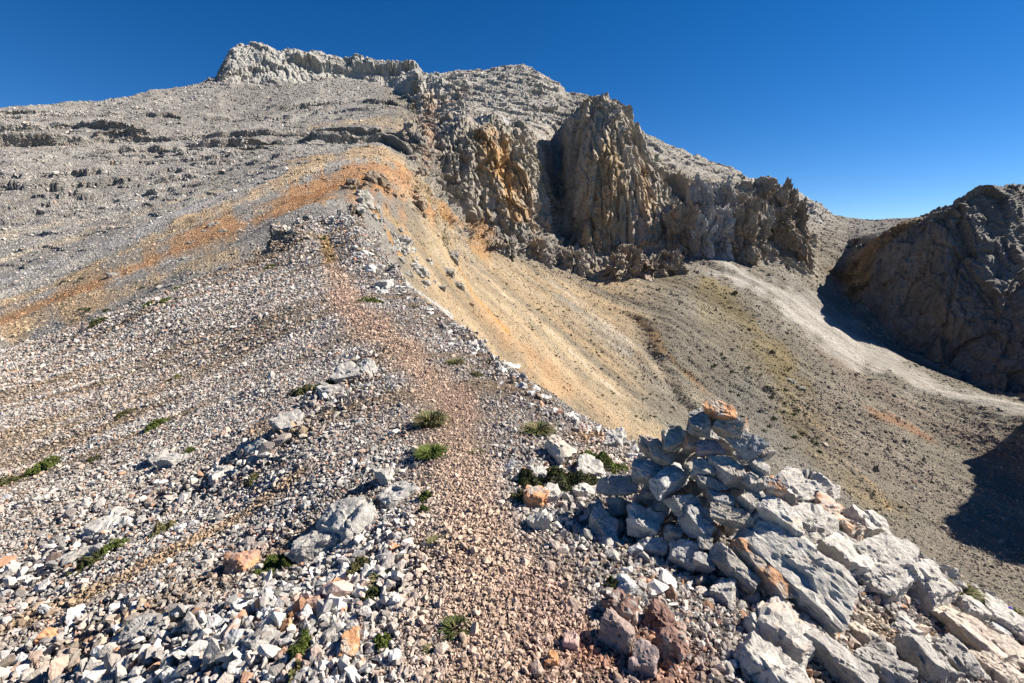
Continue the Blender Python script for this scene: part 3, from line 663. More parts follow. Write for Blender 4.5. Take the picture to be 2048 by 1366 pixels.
for i, (x, y, w_, h_, rl, th, tint, patch, lab) in enumerate(CAIRN):
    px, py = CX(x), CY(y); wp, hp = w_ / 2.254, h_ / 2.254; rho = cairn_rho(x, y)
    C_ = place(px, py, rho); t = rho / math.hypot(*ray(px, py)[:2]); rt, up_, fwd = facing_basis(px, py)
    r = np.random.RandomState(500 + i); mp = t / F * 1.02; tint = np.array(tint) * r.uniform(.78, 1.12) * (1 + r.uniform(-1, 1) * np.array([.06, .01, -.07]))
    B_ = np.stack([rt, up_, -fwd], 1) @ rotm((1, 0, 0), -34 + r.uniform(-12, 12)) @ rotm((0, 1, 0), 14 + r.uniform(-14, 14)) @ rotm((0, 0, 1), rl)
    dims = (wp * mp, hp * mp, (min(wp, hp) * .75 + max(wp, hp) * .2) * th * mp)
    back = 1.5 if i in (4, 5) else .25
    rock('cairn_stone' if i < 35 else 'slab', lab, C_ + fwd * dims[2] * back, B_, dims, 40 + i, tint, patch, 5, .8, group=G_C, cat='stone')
# the heart of the pile, seen only in the gaps
ax, ay = place(1392, 1010, 2.85)[:2]
r = np.random.RandomState(77); nfill = 0
for k in range(150):
    h = r.uniform(0, .62); rr = (.60 * (1 - h / .80)) * math.sqrt(r.rand()); a = r.uniform(0, 2 * math.pi)
    c = np.array([ax + .02 + rr * math.cos(a) * 1.1, ay + .10 + rr * math.sin(a) * .85, h + .0])
    g, n_ = drop(c[0], c[1]); c[2] += g.z
    px_, py_, dp = project(c); 
    rho_c = math.hypot(c[0], c[1]); front = float(np.interp(py_, [800, 900, 1000, 1100, 1150], [3.02, 2.93, 2.74, 2.53, 2.42]))
    if rho_c < front + .12: continue
    nfill += 1
    if nfill > 70: break
    sz = r.uniform(.10, .17); rock('cairn_stone', 'small stone packed behind the outer stones of the cairn', c, np.array(Euler(r.uniform(0, 6, 3)).to_matrix()), (sz, sz * .8, sz * .7), 900 + k, GR, None, 3, .8, group='packing stones inside the cairn', cat='stone')

# flat bedrock slabs and blocks lying on the ground: x, y, width, height in the photo, turn, thickness in metres, colour, patch, label
EX = lambda x: 1500 + x / 3.73
EY = lambda y: 1000 + y / 3.73
GROUND = [
 (CX(1310),CY(688),98,50,-22,.14,LIME,None,'rough grey rock behind the white block of the cairn'),
 (CX(1265),CY(540),92,60,-35,.20,LIME,None,'pitted grey rock on the ridge edge right behind the cairn'),
 (CX(1200),CY(425),60,36,-35,.16,LIME,None,'small grey rock on the ridge edge beside the round pinkish cairn stone'),
 (CX(1388),CY(598),40,34,-30,.14,WARM,OR,'small orange stained rock on the ridge edge right of the cairn'),
 (CX(1450),CY(682),74,34,-35,.14,CREAM,OR,'cream rock on the ridge edge between the orange stained rock and the upright one'),
 (CX(1545),CY(700),84,40,-42,.20,LIME,None,'upright thin rock with a shaded left face on the ridge edge'),
 (CX(1468),CY(815),96,60,-30,.12,LIME,None,'cracked grey slab between the large white slab and the ridge edge'),
 (EX(960),EY(490),96,60,-32,.18,LIME,None,'broad bedrock slab on the ridge edge under the upright thin rock'),
 (EX(960),EY(650),80,44,-28,.16,LIME,None,'grey bedrock lump right of the large white slab end'),
 (EX(1260),EY(660),104,56,-33,.20,LIME,None,'humped bedrock on the ridge edge with a dark crack at its left'),
 (EX(1600),EY(850),46,34,-30,.14,LIME,None,'single grey block on the ridge edge near the purple flowers'),
 (EX(1950),EY(990),90,36,-25,.12,LIME,None,'flat rock at the right border of the ridge edge'),
 (EX(1720),EY(1075),190,62,-30,.10,CREAM,WARM,'long tan bedrock slab at the lower right'),
 (EX(1240),EY(1060),100,40,-30,.10,LIME,None,'ribbed pale slab left of the long tan bedrock slab'),
 (EX(1290),EY(1235),110,44,-34,.12,GR,None,'dark ribbed slab in the lower right corner area'),
 (EX(1530),EY(1250),100,34,-32,.12,GR,None,'grey split slab below the long tan bedrock slab'),
 (EX(970),EY(1165),56,40,-20,.10,GR,None,'small grey slab among pebbles at the lower right'),
 (EX(820),EY(1030),52,28,-20,.08,CREAM,None,'tan flat stone among pebbles right of the big flat slab'),
 (EX(560),EY(970),54,40,-20,.08,CREAM,OR,'tan stone with orange spots beside the big flat slab'),
 (EX(265),EY(1010),128,92,-14,.13,LIME,WARM,'big flat grey slab with a tan top in front of the cairn'),
 (CX(1115),CY(1330),124,66,-20,.12,LIME,None,'white slab cut by the bottom border in front of the big flat slab'),
 (EX(640),EY(1270),120,52,-12,.12,GR,None,'rounded grey slab at the bottom border right of the white slab'),
 (EX(1010),EY(1330),110,40,-10,.12,GR,None,'low grey slab at the bottom border, third from the white slab'),
 (EX(1850),EY(1310),110,30,-28,.08,CREAM,WARM,'pinkish split slab in the lower right corner'),
 (CX(455),CY(1060),54,64,70,.16,RED,GR,'dark reddish rock standing left of the red rubble'),
 (CX(440),CY(1180),46,56,75,.15,(.34,.26,.23),None,'brownish rock leaning below the dark reddish rock'),
 (CX(620),CY(1110),58,60,60,.15,RED,None,'rust brown jagged rock in the middle of the red rubble'),
 (CX(690),CY(1240),60,60,60,.14,RED,GR,'purplish jagged rock below the rust brown one'),
 (CX(560),CY(1290),60,50,20,.12,(.34,.27,.25),None,'grey brown rock at the bottom among the red rubble'),
 (CX(65),CY(560),44,28,-20,.14,OR,GR,'brown orange rock left of the cairn beside the moss'),
 (CX(128),CY(545),34,28,-10,.12,LIME,None,'white stone right of the brown orange rock by the moss'),
 (CX(78),CY(450),24,24,0,.12,LIME,None,'white stone between the two dark moss cushions'),
 (CX(320),CY(418),56,36,10,.14,LIME,None,'rough white rock at the right end of the green moss cushion'),
 (CX(292),CY(522),44,24,10,.10,LIME,None,'flat white stone below the green moss cushion'),
 (CX(175),CY(345),46,40,30,.18,CREAM,None,'pointed cream rock above the green moss cushion'),
 (CX(85),CY(660),38,30,20,.12,LIME,None,'white stone on the trail edge left of the cairn shadow'),
 (CX(425),CY(290),40,24,-20,.14,LIME,None,'white rock on the ridge edge where the orange slope begins'),
 (CX(925),CY(985),44,40,-30,.10,LIME,None,'pale stone in the cairn shadow below the long stained slab'),
 (CX(230),CY(1200),32,28,0,.07,(.52,.36,.31),None,'pink stone on the gravel below the cairn shadow'),
 (CX(145),CY(1275),26,22,0,.06,OR,None,'small orange stone at the bottom right of the trail'),
 (700,1045,110,72,42,.16,LIME,None,'large blue grey bedrock outcrop left of the trail'),
 (640,1092,70,50,55,.12,GR,None,'lower left end of the blue grey outcrop, half buried'),
 (800,990,86,26,28,.10,LIME,None,'narrow pale rock continuing the blue grey outcrop towards the trail'),
 (775,960,30,28,0,.14,LIME,None,'white stone standing at the upper side of the narrow pale rock'),
 (487,1133,48,44,40,.14,(.44,.27,.20),OR,'brown and orange rock beside the bright green cushion plant'),
 (665,1185,36,34,10,.09,OR,None,'bright orange stone below the blue grey outcrop'),
 (632,1212,34,30,0,.08,(.5,.33,.25),None,'pinkish orange stone just left and below the bright orange one'),
 (700,1300,36,38,0,.08,OR,CREAM,'peach coloured stone near the bottom, left of the trail'),
 (525,1290,60,44,20,.10,LIME,None,'large white stone near the bottom in the left foreground'),
 (300,1265,76,54,30,.10,LIME,None,'wide pale rock in the lower left foreground'),
 (230,1060,110,38,35,.16,LIME,None,'pale layered outcrop beside the dark cushion plants on the left'),
 (150,1120,60,24,35,.12,GR,None,'dark undercut rock below the pale layered outcrop'),
 (350,925,44,28,25,.14,LIME,None,'white boulder in the bank of coarse rubble left of the trail'),
 (318,920,36,30,0,.14,GR,None,'grey boulder beside the white boulder in the coarse rubble'),
 (660,790,56,28,10,.20,LIME,None,'pale block in the dark rubble above the green plants'),
 (580,850,60,30,15,.20,GR,None,'flat grey block in the rubble left of the upper grass tuft'),
 (520,900,44,26,25,.16,LIME,None,'pale wedge in the rubble farther down left of the upper grass tuft'),
 (445,955,50,24,30,.16,LIME,None,'narrow white rock in the rubble above the ochre gravel'),
 (700,760,60,34,15,.30,GR,None,'dark craggy block left of the trail bend'),
 (735,745,40,34,0,.30,LIME,None,'white craggy block on the left edge of the trail bend'),
 (770,575,34,20,-20,.5,LIME,None,'grey rock beside the small green plant on the upper ridge'),
 (1018,730,26,22,-50,.22,LIME,None,'white fin of rock on the ridge edge above the orange slope'),
 (1120,905,30,24,0,.12,CREAM,None,'pale stone above the moss cushions, right of the trail'),
]
for i, (px, py, wp, hp, turn, thk, tint, patch, lab) in enumerate(GROUND):
    L, N_ = near_hit(px, py)
    if L is None: continue
    turn += ((i * 37) % 23) - 11
    rho = math.hypot(L.x, L.y); t = rho / math.hypot(*ray(px, py)[:2]); mp = t / F
    dn = max(.30, (EYE - L.z) / math.sqrt(rho ** 2 + (EYE - L.z) ** 2)); az_ = math.degrees(math.atan2(L.x, L.y))
    z_ = Vector(N_).lerp(Vector((0, 0, 1)), .3).normalized(); z_ = np.array(z_)
    y_ = np.array([math.sin(R(az_)), math.cos(R(az_)), 0]); y_ = y_ - z_ * (y_ @ z_); y_ /= np.linalg.norm(y_); x_ = np.cross(y_, z_)
    r = np.random.RandomState(800 + i)
    B_ = np.stack([x_, y_, z_], 1) @ rotm((0, 0, 1), turn) @ rotm((1, 0, 0), r.uniform(-7, 7)) @ rotm((0, 1, 0), r.uniform(-7, 7))
    big = wp > 60
    dims = (wp * mp * (1.12 if big else 1.2), max(hp * mp / (dn + .04) * (1.2 if big else 1.0), thk * .6), thk * 1.25)
    if px < 900 and tint == LIME: tint = (.40, .385, .36); dims = tuple(.88 * d_ for d_ in dims)
    if tint == RED: dims = tuple(.8 * d_ for d_ in dims)
    sh = np.array(L) - np.array(ray(px, py)) * 0
    rock('bedrock_slab' if big and thk < .15 else 'rock', lab, sh + z_ * thk * .18, B_, dims, 200 + i, tint, patch, 5 if big else 4, 1.9 if tint == RED else 1.0, .8, cat='slab' if big and thk < .15 else 'rock')

# crags and teeth that stand out from the foot of the cliffs: x, y of the foot, width, height in the photo
CRAGS = [(1362,508,78,100,'dark brown pyramid crag at the foot of the cliffs, right of the tall tower'),(1405,512,40,74,'narrow crag between the dark pyramid and the pale wall'),
 (1440,508,52,96,'pointed grey crag with a warm base, below the pale wall'),(1484,520,58,120,'broad brown crag right of the pointed grey one'),(1520,500,44,84,'slim grey crag at the top of the gravel chute'),
 (1556,475,70,92,'brown pillar standing against the sky slope at the right end of the cliffs'),(1588,480,40,70,'low crag behind the brown pillar, towards the saddle'),
 (1252,556,96,62,'isolated reddish crag on the slope below the tall tower'),(1330,545,74,40,'broken grey outcrop right of the isolated reddish crag'),(1300,552,50,36,'small outcrop between the reddish crag and the broken grey one'),
 (1150,540,60,44,'rubbly crag below the dark recess of the cliffs'),(1075,520,54,40,'rubbly grey crag left of the dark recess'),(1015,505,44,34,'small rubbly crag at the foot of the warm wall'),
 (1440,440,56,74,'pale grey wall high among the right-hand crags'),(1400,430,44,66,'grey tooth left of the pale grey wall')]
for i, (px, py, wp, hp, lab) in enumerate(CRAGS):
    L, N_ = hit(px, py)
    if L is None: continue
    mp = L.length / F; rt, up_, fwd = facing_basis(px, py); W_, H_ = wp * mp, hp * mp
    V_, Fc_ = block_shape((W_ * 1.1, W_ * .95, H_ * 1.5), 600 + i, 6, 1.8, .8)
    k_ = np.clip((V_[:, 2] / (H_ * 1.5) + .5), 0, 1); V_[:, :2] *= (1.12 - .55 * k_ ** 1.3)[:, None]
    _o = V_ / np.linalg.norm(V_ * [1, 1, .5], axis=1)[:, None]; _q = V_ * [1, 1, .6] + i * 3.3
    V_ += _o * (1.5 * facet(_q, 3.4, 21) + .9 * facet(_q, 1.5, 22) + .4 * facet(_q, .8, 23) - .25 * W_ * .2)[:, None]
    V_ += .5 * np.stack([perlin(V_ / 3.1 + i), perlin(V_ / 3.1 + 50 + i), V_[:, 0] * 0], -1); c_ = (.34, .31, .265) if 'brown' not in lab and 'reddish' not in lab else (.33, .275, .215)
    if 'pale' in lab: c_ = (.44, .43, .41)
    T_ = np.tile(np.array(c_), (len(V_), 1)) * (1 + .25 * fbm(V_ + i, 5, 3, .6, 2))[:, None]; wt_ = sstep(.1, .5, fbm(V_ + 3 * i, 7, 2, .6, 4))[:, None]; T_ += (np.array((.38, .26, .16)) - T_) * wt_ * .35
    me = mesh_from('crag', V_, Fc_, False); paint(me, np.clip(T_, .03, .6)); me.materials.append(M_cliff); o = D.objects.new('crag', me); COL.objects.link(o)
    o.matrix_world = Matrix.Translation(L + Vector((0, 0, H_ * .28)) + Vector([float(a) for a in fwd]) * W_ * .22) @ Matrix(np.stack([rt, np.cross([0, 0, 1.0], rt), [0, 0, 1.0]], 1).tolist()).to_4x4()
    o['label'] = lab; o['category'] = 'crag'
# blocks on the far slopes
FAR = [(1583,762,26,18,'dark boulder on the olive scree, the larger of two'),(1602,775,20,12,'grey boulder on the olive scree, the lower of two'),(1542,778,14,12,'pale boulder left of the two on the olive scree'),
 (430,450,30,14,'dark block on the orange band of the left slope'),(410,462,20,9,'flat dark block left of the one on the orange band'),(445,462,22,9,'pale block below the dark one on the orange band'),
 (385,485,32,9,'low pale ledge of rock on the lower orange band'),(230,550,34,10,'low dark ledge of rock on the tan lower left slope'),
 (905,515,34,44,'upper grey block of the rock rib beside the orange streak'),(895,545,40,26,'middle grey block of the rock rib beside the orange streak'),(915,570,36,24,'lowest grey block of the rock rib beside the orange streak'),(880,575,26,18,'small block left of the rock rib beside the orange streak'),
 (640,290,64,18,'overhanging dark ledge above the orange patch'),(835,155,26,24,'dark tooth of rock on the skyline left of the mountain top'),(820,250,30,16,'brown block on the crest above the cliffs')]
for i, (px, py, wp, hp, lab) in enumerate(FAR):
    L, N_ = hit(px, py)
    if L is None: continue
    rho = math.hypot(L.x, L.y); mp = rho / math.hypot(*ray(px, py)[:2]) / F; rt, up_, fwd = facing_basis(px, py)
    B_ = np.stack([rt, np.cross([0, 0, 1.0], rt), [0, 0, 1.0]], 1)
    rock('boulder', lab, np.array(L) - np.array([0, 0, hp * mp * .2]), B_ @ rotm((r_ := (1, 0, 0)), 12), (wp * mp * .85, wp * mp * .7, hp * mp * 1.0), 400 + i, (.34, .32, .285), None, 4, 1.6, cat='boulder', mat=M_cliff)

# white rocks that crop out along the ridge edge
r = np.random.RandomState(31); EDGE = [(712,446),(735,490),(762,520),(800,563),(840,592),(880,624),(940,668),(1000,724),(1060,762),(1110,798),(1160,834),(1220,868),(1275,902)]
ex = np.array(EDGE, float); cum = np.r_[0, np.cumsum(np.linalg.norm(np.diff(ex, axis=0), axis=1))]
for i in range(64):
    q_ = r.rand() ** .9 * cum[-1]; px = np.interp(q_, cum, ex[:, 0]) - abs(r.normal()) * 16; py = np.interp(q_, cum, ex[:, 1]) + abs(r.normal()) * 9 + 3
    L, N_ = near_hit(px, py)
    if L is None: continue
    mp = L.length / F; wpx = r.uniform(12, 34) * np.interp(py, [450, 900], [.7, 1.15]); th_ = 'up by the outcrop' if py < 600 else ('above the orange slope' if py < 760 else 'towards the cairn')
    lab = 'whitish rock cropping out along the ridge edge ' + th_
    rock('edge_rock', lab, np.array(L), np.array(Euler((r.uniform(-.3, .3), r.uniform(-.3, .3), r.uniform(0, 3.1))).to_matrix()), (wpx * mp, wpx * mp * r.uniform(.5, .8), wpx * mp * r.uniform(.35, .6)), 1400 + i, (.55, .54, .52), None, 3, 1.1, .85, cat='rock', group=lab)
OUTC = [([(718,392),(745,430),(790,485),(830,535),(875,590)], 46, 16, 'whitish rock breaking through the flank just right of the ridge crest', (.47, .45, .41)),
        ([(715,372),(745,362),(790,375),(825,395),(860,430)], 30, 14, 'brown rock on the crest between the orange ground and the cliffs', (.33, .26, .19)),
        ([(835,170),(860,230),(845,290),(850,350)], 30, 14, 'grey brown rock on the crest above the left cliff', (.34, .29, .24))]
for pts_, n_, w0, lab, c_ in OUTC:
    e_ = np.array(pts_, float); cu = np.r_[0, np.cumsum(np.linalg.norm(np.diff(e_, axis=0), axis=1))]
    for i in range(n_):
        q_ = r.rand() * cu[-1]; px = np.interp(q_, cu, e_[:, 0]) + r.normal() * 13; py = np.interp(q_, cu, e_[:, 1]) + r.normal() * 8
        L, N_ = hit(px, py)
        if L is None or L.length < 30: continue
        mp = L.length / F; wpx = w0 * r.lognormal(0, .4)
        rock('outcrop_rock', lab, np.array(L), np.array(Euler((r.uniform(-.3, .3), r.uniform(-.3, .3), r.uniform(0, 3.1))).to_matrix()), (wpx * mp, wpx * mp * r.uniform(.6, .9), wpx * mp * r.uniform(.5, .9)), 1700 + i, np.array(c_) * r.uniform(.8, 1.15), None, 3, 1.7, .85, cat='rock', group=lab, mat=M_cliff)
# the largest of the loose stones, each on its own
LOOSE = {}
big_w = np.where(nearm, AREA, 0) * (trail.reshape(P.shape[:2])[:-1, :-1] < .4) * (PY[:-1, :-1] > 640) * (PY[:-1, :-1] < 1370) * (PX[:-1, :-1] > 0) * (PX[:-1, :-1] < 2048)
p, vi = scatter(big_w * bank.reshape(P.shape[:2])[:-1, :-1], 300)
for i in range(len(p)):
    rho = math.hypot(p[i][0], p[i][1]); sz = float(np.clip(rng.lognormal(math.log(.058), .38), .038, .14)) * (1 + .045 * min(rho, 30)); kind_ = rng.choice(4, p=[.55, .22, .13, .10])
    tint = [(.54, .53, .51), (.40, .40, .40), (.55, .39, .32), (.50, .27, .15)][kind_]; word = ['whitish', 'mid grey', 'pinkish', 'rusty orange'][kind_]
    px_, py_, dp = project(p[i]); side = 'left of the trail' if px_ < np.interp(py_, [q[1] for q in TR[::-1]], [q[0] for q in TR[::-1]]) else 'right of the trail'
    dist = 'close to the viewer' if rho < 5 else 'farther up the ridge'
    lab = f'loose {word} stone on the gravel {side}, {dist}'
    rock('stone', lab, p[i] + NF[vi[i]] * sz * .12, np.array(Euler(rng.uniform(0, 6.28, 3) * [.12, .12, 1]).to_matrix()), (sz, sz * rng.uniform(.6, .9), sz * rng.uniform(.4, .7)), 1000 + i, tint, None, 3, .9, .8, cat='stone', group=lab, mat=M_stone)

# ------------------------------------------------------------------ plants
def leaf_material(name, rough=.7):
    m, n, b = nodes(name); at = n.nodes.new('ShaderNodeAttribute'); at.attribute_name = 'tint'; n.links.new(at.outputs['Color'], b.inputs['Base Color'])
    b.inputs['Roughness'].default_value = rough; return m
M_leaf = leaf_material('leaves')
def quads(name, V, T):
    n = len(V) // 4; Fc = np.arange(n * 4).reshape(n, 4); me = mesh_from(name, V, Fc, False); paint(me, T); me.materials.append(M_leaf); return me
def tuft_mesh(name, wd, ht, nb, cols, seed):
    r = np.random.RandomState(seed); V, T = [], []
    for k in range(nb):
        a = r.uniform(0, 6.283); rr = wd * .5 * math.sqrt(r.rand()) * .55; lean = r.uniform(.1, 1.0); L_ = ht * r.uniform(.5, 1.15); wl = .0035 + .008 * wd
        b0 = np.array([rr * math.cos(a), rr * math.sin(a), -.01]); d = np.array([math.cos(a + r.uniform(-.5, .5)), math.sin(a + r.uniform(-.5, .5)), 0])
        s_ = np.array([-d[1], d[0], 0]) * wl; m1 = b0 + d * lean * wd * .16 + np.array([0, 0, L_ * .6]); e = b0 + d * lean * wd * .42 + np.array([0, 0, L_ * (1.0 - .35 * lean)])
        V += [b0 - s_, b0 + s_, m1 + s_ * .7, m1 - s_ * .7, m1 - s_ * .7, m1 + s_ * .7, e + s_ * .15, e - s_ * .15]
        c = np.array(cols[r.randint(len(cols))]) * r.uniform(.7, 1.3); T += [c] * 8
    return quads(name, np.array(V), np.array(T))
def cushion_mesh(name, wd, dp, ht, nl, cols, seed, leaf=.007):
    r = np.random.RandomState(seed); a = r.uniform(0, 6.283, nl); q = np.sqrt(r.rand(nl)); ed = 1 + .28 * np.sin(a * 3 + seed) + .18 * np.sin(a * 7 + seed * 2)
    x = np.cos(a) * q * wd * .5 * ed; y = np.sin(a) * q * dp * .5 * ed; pz = np.stack([x, y, x * 0], 1)
    lump = .65 + .75 * fbm(pz + seed, max(wd, dp) * .28, 3, .6, 4); keep = (lump > .28) | (q < .4)
    z = ht * np.sqrt(np.clip(1 - q ** 2.5, 0, 1)) * np.clip(lump, .25, 1.5) - .006
    c0 = np.stack([x, y, z], 1)[keep]; lump = lump[keep]; n = len(c0)
    d1 = r.normal(size=(n, 3)); d1 /= np.linalg.norm(d1, axis=1)[:, None]; d2 = np.cross(d1, r.normal(size=(n, 3))); d2 /= np.linalg.norm(d2, axis=1)[:, None]
    l_ = leaf * r.uniform(.6, 1.5, (n, 1)); V = np.stack([c0 - d1 * l_, c0 - d2 * l_ * .6, c0 + d1 * l_, c0 + d2 * l_ * .6], 1).reshape(-1, 3)
    c = np.array(cols)[r.randint(len(cols), size=n)] * r.uniform(.6, 1.35, (n, 1)); return quads(name, V, np.repeat(c, 4, 0))
GREEN = [(.10, .135, .03), (.13, .155, .035), (.075, .10, .025)]; DKG = [(.055, .075, .025), (.08, .095, .03), (.10, .085, .04)]; OLV = [(.13, .14, .05), (.20, .16, .08), (.09, .11, .04), (.24, .19, .11), (.11, .12, .045)]
CLEAR = []
PLANTS = [
 (862,838,66,40,'t',OLV,'largest yellow green grass tuft, at the left edge of the trail'),
 (862,902,60,26,'t',GREEN,'green grass tuft just below the largest tuft on the trail edge'),
 (1077,856,62,24,'t',OLV,'brownish green grass tuft on the gravel right of the trail'),
 (955,902,26,10,'t',OLV,'tiny sparse tuft in the middle of the trail'),
 (1192,922,84,34,'c',[(.14, .19, .04), (.16, .20, .045), (.11, .15, .035)],'bright green moss cushion left of the cairn'),
 (1130,955,110,52,'c',DKG,'dark moss cushion spreading below the bright green one'),
 (1056,960,70,28,'c',DKG,'low dark moss cushion at the right edge of the trail'),
 (1045,990,34,28,'c',OLV,'small olive moss clump under the low dark cushion'),
 (850,993,26,16,'c',GREEN,'small green clump at the end of the narrow pale rock'),
 (848,1018,14,12,'c',GREEN,'very small green clump on the trail edge below the narrow pale rock'),
 (872,1082,40,18,'t',OLV,'olive tuft on the trail, level with the cairn foot'),
 (912,1250,52,26,'t',DKG,'dark twiggy tuft in the foreground gravel'),
 (862,1295,28,18,'t',OLV,'little grey green tuft below the dark twiggy one'),
 (655,772,62,20,'c',GREEN,'green mat in the dark rubble left of the trail'),
 (605,780,44,18,'c',DKG,'dark mat joining the left side of the green mat in the rubble'),
 (705,780,24,10,'c',OLV,'small olive mat right of the green mat in the rubble'),
 (742,600,34,14,'c',GREEN,'green plant on the upper ridge beside a grey rock'),
 (830,614,20,8,'c',OLV,'olive plant among white rubble on the upper ridge'),
 (912,723,40,14,'t',OLV,'dull tuft right of the trail, above the pink gravel'),
 (952,750,30,10,'c',OLV,'olive mat below the dull tuft near the ridge edge'),
 (985,722,26,12,'t',DKG,'dark tuft near the white rock fin on the ridge edge'),
 (552,1112,54,66,'c',GREEN,'bright green cushion plant in the left foreground rubble'),
 (228,1090,50,28,'c',GREEN,'green cushion plant below the pale layered outcrop'),
 (182,1120,56,34,'c',DKG,'dark cushion plant left of the green one by the layered outcrop'),
 (94,874,66,20,'c',GREEN,'long green mat on the left slope, the brightest there'),
 (24,884,44,14,'c',OLV,'olive mat at the left border of the slope'),
 (18,914,30,10,'c',DKG,'dark mat just below the olive one at the left border'),
 (312,848,50,16,'c',GREEN,'green mat in the middle of the left slope'),
 (250,826,36,12,'c',OLV,'olive mat up and left of the green mat on the left slope'),
 (350,756,30,8,'c',OLV,'small mat high on the left gravel slope'),
 (378,903,28,12,'c',GREEN,'green clump behind the white boulder in the coarse rubble'),
 (188,918,26,8,'c',DKG,'dark streak of moss below the long green mat'),
 (506,958,34,14,'c',OLV,'olive clump in the ochre gravel left of the outcrop'),
 (330,1056,50,18,'c',OLV,'olive mat in the ochre gravel, right of the layered outcrop'),
 (330,600,18,8,'c',GREEN,'tiny green plant on the slope below the orange band, right one of three'),
 (298,607,18,8,'c',GREEN,'tiny green plant on the slope below the orange band, middle one of three'),
 (197,643,42,10,'c',DKG,'dark green mat on the slope below the orange band, the lowest'),
 (350,578,12,6,'c',GREEN,'tiny green plant at the foot of the grey rubble on the upper left'),
 (540,532,14,7,'c',GREEN,'tiny green plant in the grey rubble below the outcrop'),
 (648,474,12,10,'c',GREEN,'tiny green plant beside the ochre top of the trail'),
 (770,1150,50,22,'t',OLV,'sparse tuft in the white rubble left of the trail'),
 (720,1132,50,24,'c',OLV,'olive creeping plant below the blue grey outcrop'),
 (745,1190,40,22,'c',DKG,'dark creeping plant in a gap of the rubble left of the trail'),
 (765,1285,34,20,'c',GREEN,'green clump near the bottom left of the trail'),
 (600,1300,56,20,'c',GREEN,'green creeping plant between white stones at the bottom'),
 (590,1345,40,16,'c',OLV,'olive creeping plant at the bottom border'),
 (1565,1072,56,16,'t',GREEN,'grass growing under the white block on the right of the cairn'),
 (1225,1170,30,18,'c',DKG,'dark moss at the left foot slab of the cairn'),
 (1920,1176,56,22,'t',OLV,'grass on the ridge edge beside the pale purple flower'),
 (2024,1226,44,20,'t',OLV,'grass on the ridge edge beside the deep purple flower'),
 (1852,1270,40,18,'t',[(.25,.17,.10),(.20,.14,.09)],'dry brown grass on the long tan bedrock slab'),
 (1750,1320,16,18,'t',[(.25,.17,.10),(.20,.14,.09)],'dry brown grass blade cluster between grey slabs at the bottom'),
]
for i, (px, py, wp, hp, kd, cols, lab) in enumerate(PLANTS):
    L, N_ = near_hit(px, py + hp * .3) if (px > 700 or py > 700) else hit(px, py + hp * .3)
    if L is None: continue
    rho = math.hypot(L.x, L.y); mp = rho / math.hypot(*ray(px, py)[:2]) / F; wd = wp * mp; dn = (EYE - L.z) / math.hypot(rho, EYE - L.z)
    if kd == 't': me = tuft_mesh('grass_tuft', wd * 1.15, max(hp * mp * .75, wd * .28), int(np.clip(wp * 9, 60, 500)), cols, i)
    else:
        dpp = min(hp * mp / max(dn + .2, .35) * 1.2, wd * 1.6); me = cushion_mesh('cushion_plant', wd * 1.1, dpp, wd * .2 + .035, int(np.clip(wp * hp * 3, 500, 9000)), cols, i, max(.006, 1.3 * mp))
    o = D.objects.new('grass_tuft' if kd == 't' else 'cushion_plant', me); COL.objects.link(o); o.location = L
    if kd == 'c': o.rotation_euler = Vector(N_).to_track_quat('Z', 'Y').to_euler()
    o['label'] = lab; o['category'] = 'grass tuft' if kd == 't' else 'cushion plant'
    if kd == 'c' or i < 3: CLEAR.append((L.x, L.y, wd * .42))
# two bellflowers at the ridge edge
def flower(px, py, colr, lab, seed):
    L, N_ = near_hit(px, py + 22)
    r = ray(px, py); rho = math.hypot(L.x, L.y); top = Vector(place(px, py, rho)); root = D.objects.new('bellflower', None); COL.objects.link(root); root.location = L
    root['label'] = lab; root['category'] = 'flower'
    bm = bmesh.new(); h = top - L; n = 6
    rings = []
    for k in range(n + 1):
        t = k / n; c = h * t + Vector((.006 * math.sin(t * 3), 0, 0)); rings.append([bm.verts.new(c + Vector((math.cos(a) * .0016, math.sin(a) * .0016, 0))) for a in (0, 2.1, 4.2)])
    for a, b in zip(rings[:-1], rings[1:]):
        for j in range(3): bm.faces.new((a[j], a[(j + 1) % 3], b[(j + 1) % 3], b[j]))
    me = D.meshes.new('stem'); bm.to_mesh(me); bm.free(); m, n_, b_ = nodes('stem_green'); b_.inputs['Base Color'].default_value = (.12, .14, .05, 1); me.materials.append(m)
    st = D.objects.new('stem', me); COL.objects.link(st); st.parent = root
    bm = bmesh.new(); prof = [(.001, 0), (.007, .003), (.010, .012), (.012, .020), (.017, .027)]; rings = []
    for r0, z0 in prof:
        rings.append([bm.verts.new(((r0 * (1 + (.18 if (j % 4 == 0 and z0 > .02) else 0))) * math.cos(j * math.pi / 10), r0 * math.sin(j * math.pi / 10), -z0)) for j in range(20)])
    for a, b in zip(rings[:-1], rings[1:]):
        for j in range(20): bm.faces.new((a[j], a[(j + 1) % 20], b[(j + 1) % 20], b[j]))
    me = D.meshes.new('petals'); bm.to_mesh(me); bm.free(); m, n_, b_ = nodes('petal_' + ('pale' if seed else 'deep')); b_.inputs['Base Color'].default_value = (*colr, 1); me.materials.append(m)
    pt = D.objects.new('petals', me); COL.objects.link(pt); pt.parent = root; pt.location = h + Vector((0, 0, .012)); pt.rotation_euler = (R(30), R(35), 0)
flower(1888, 1157, (.50, .42, .80), 'pale purple bellflower on the ridge edge at the right', 1)
flower(2024, 1219, (.18, .12, .60), 'deep purple bellflower on the ridge edge at the right border', 0)
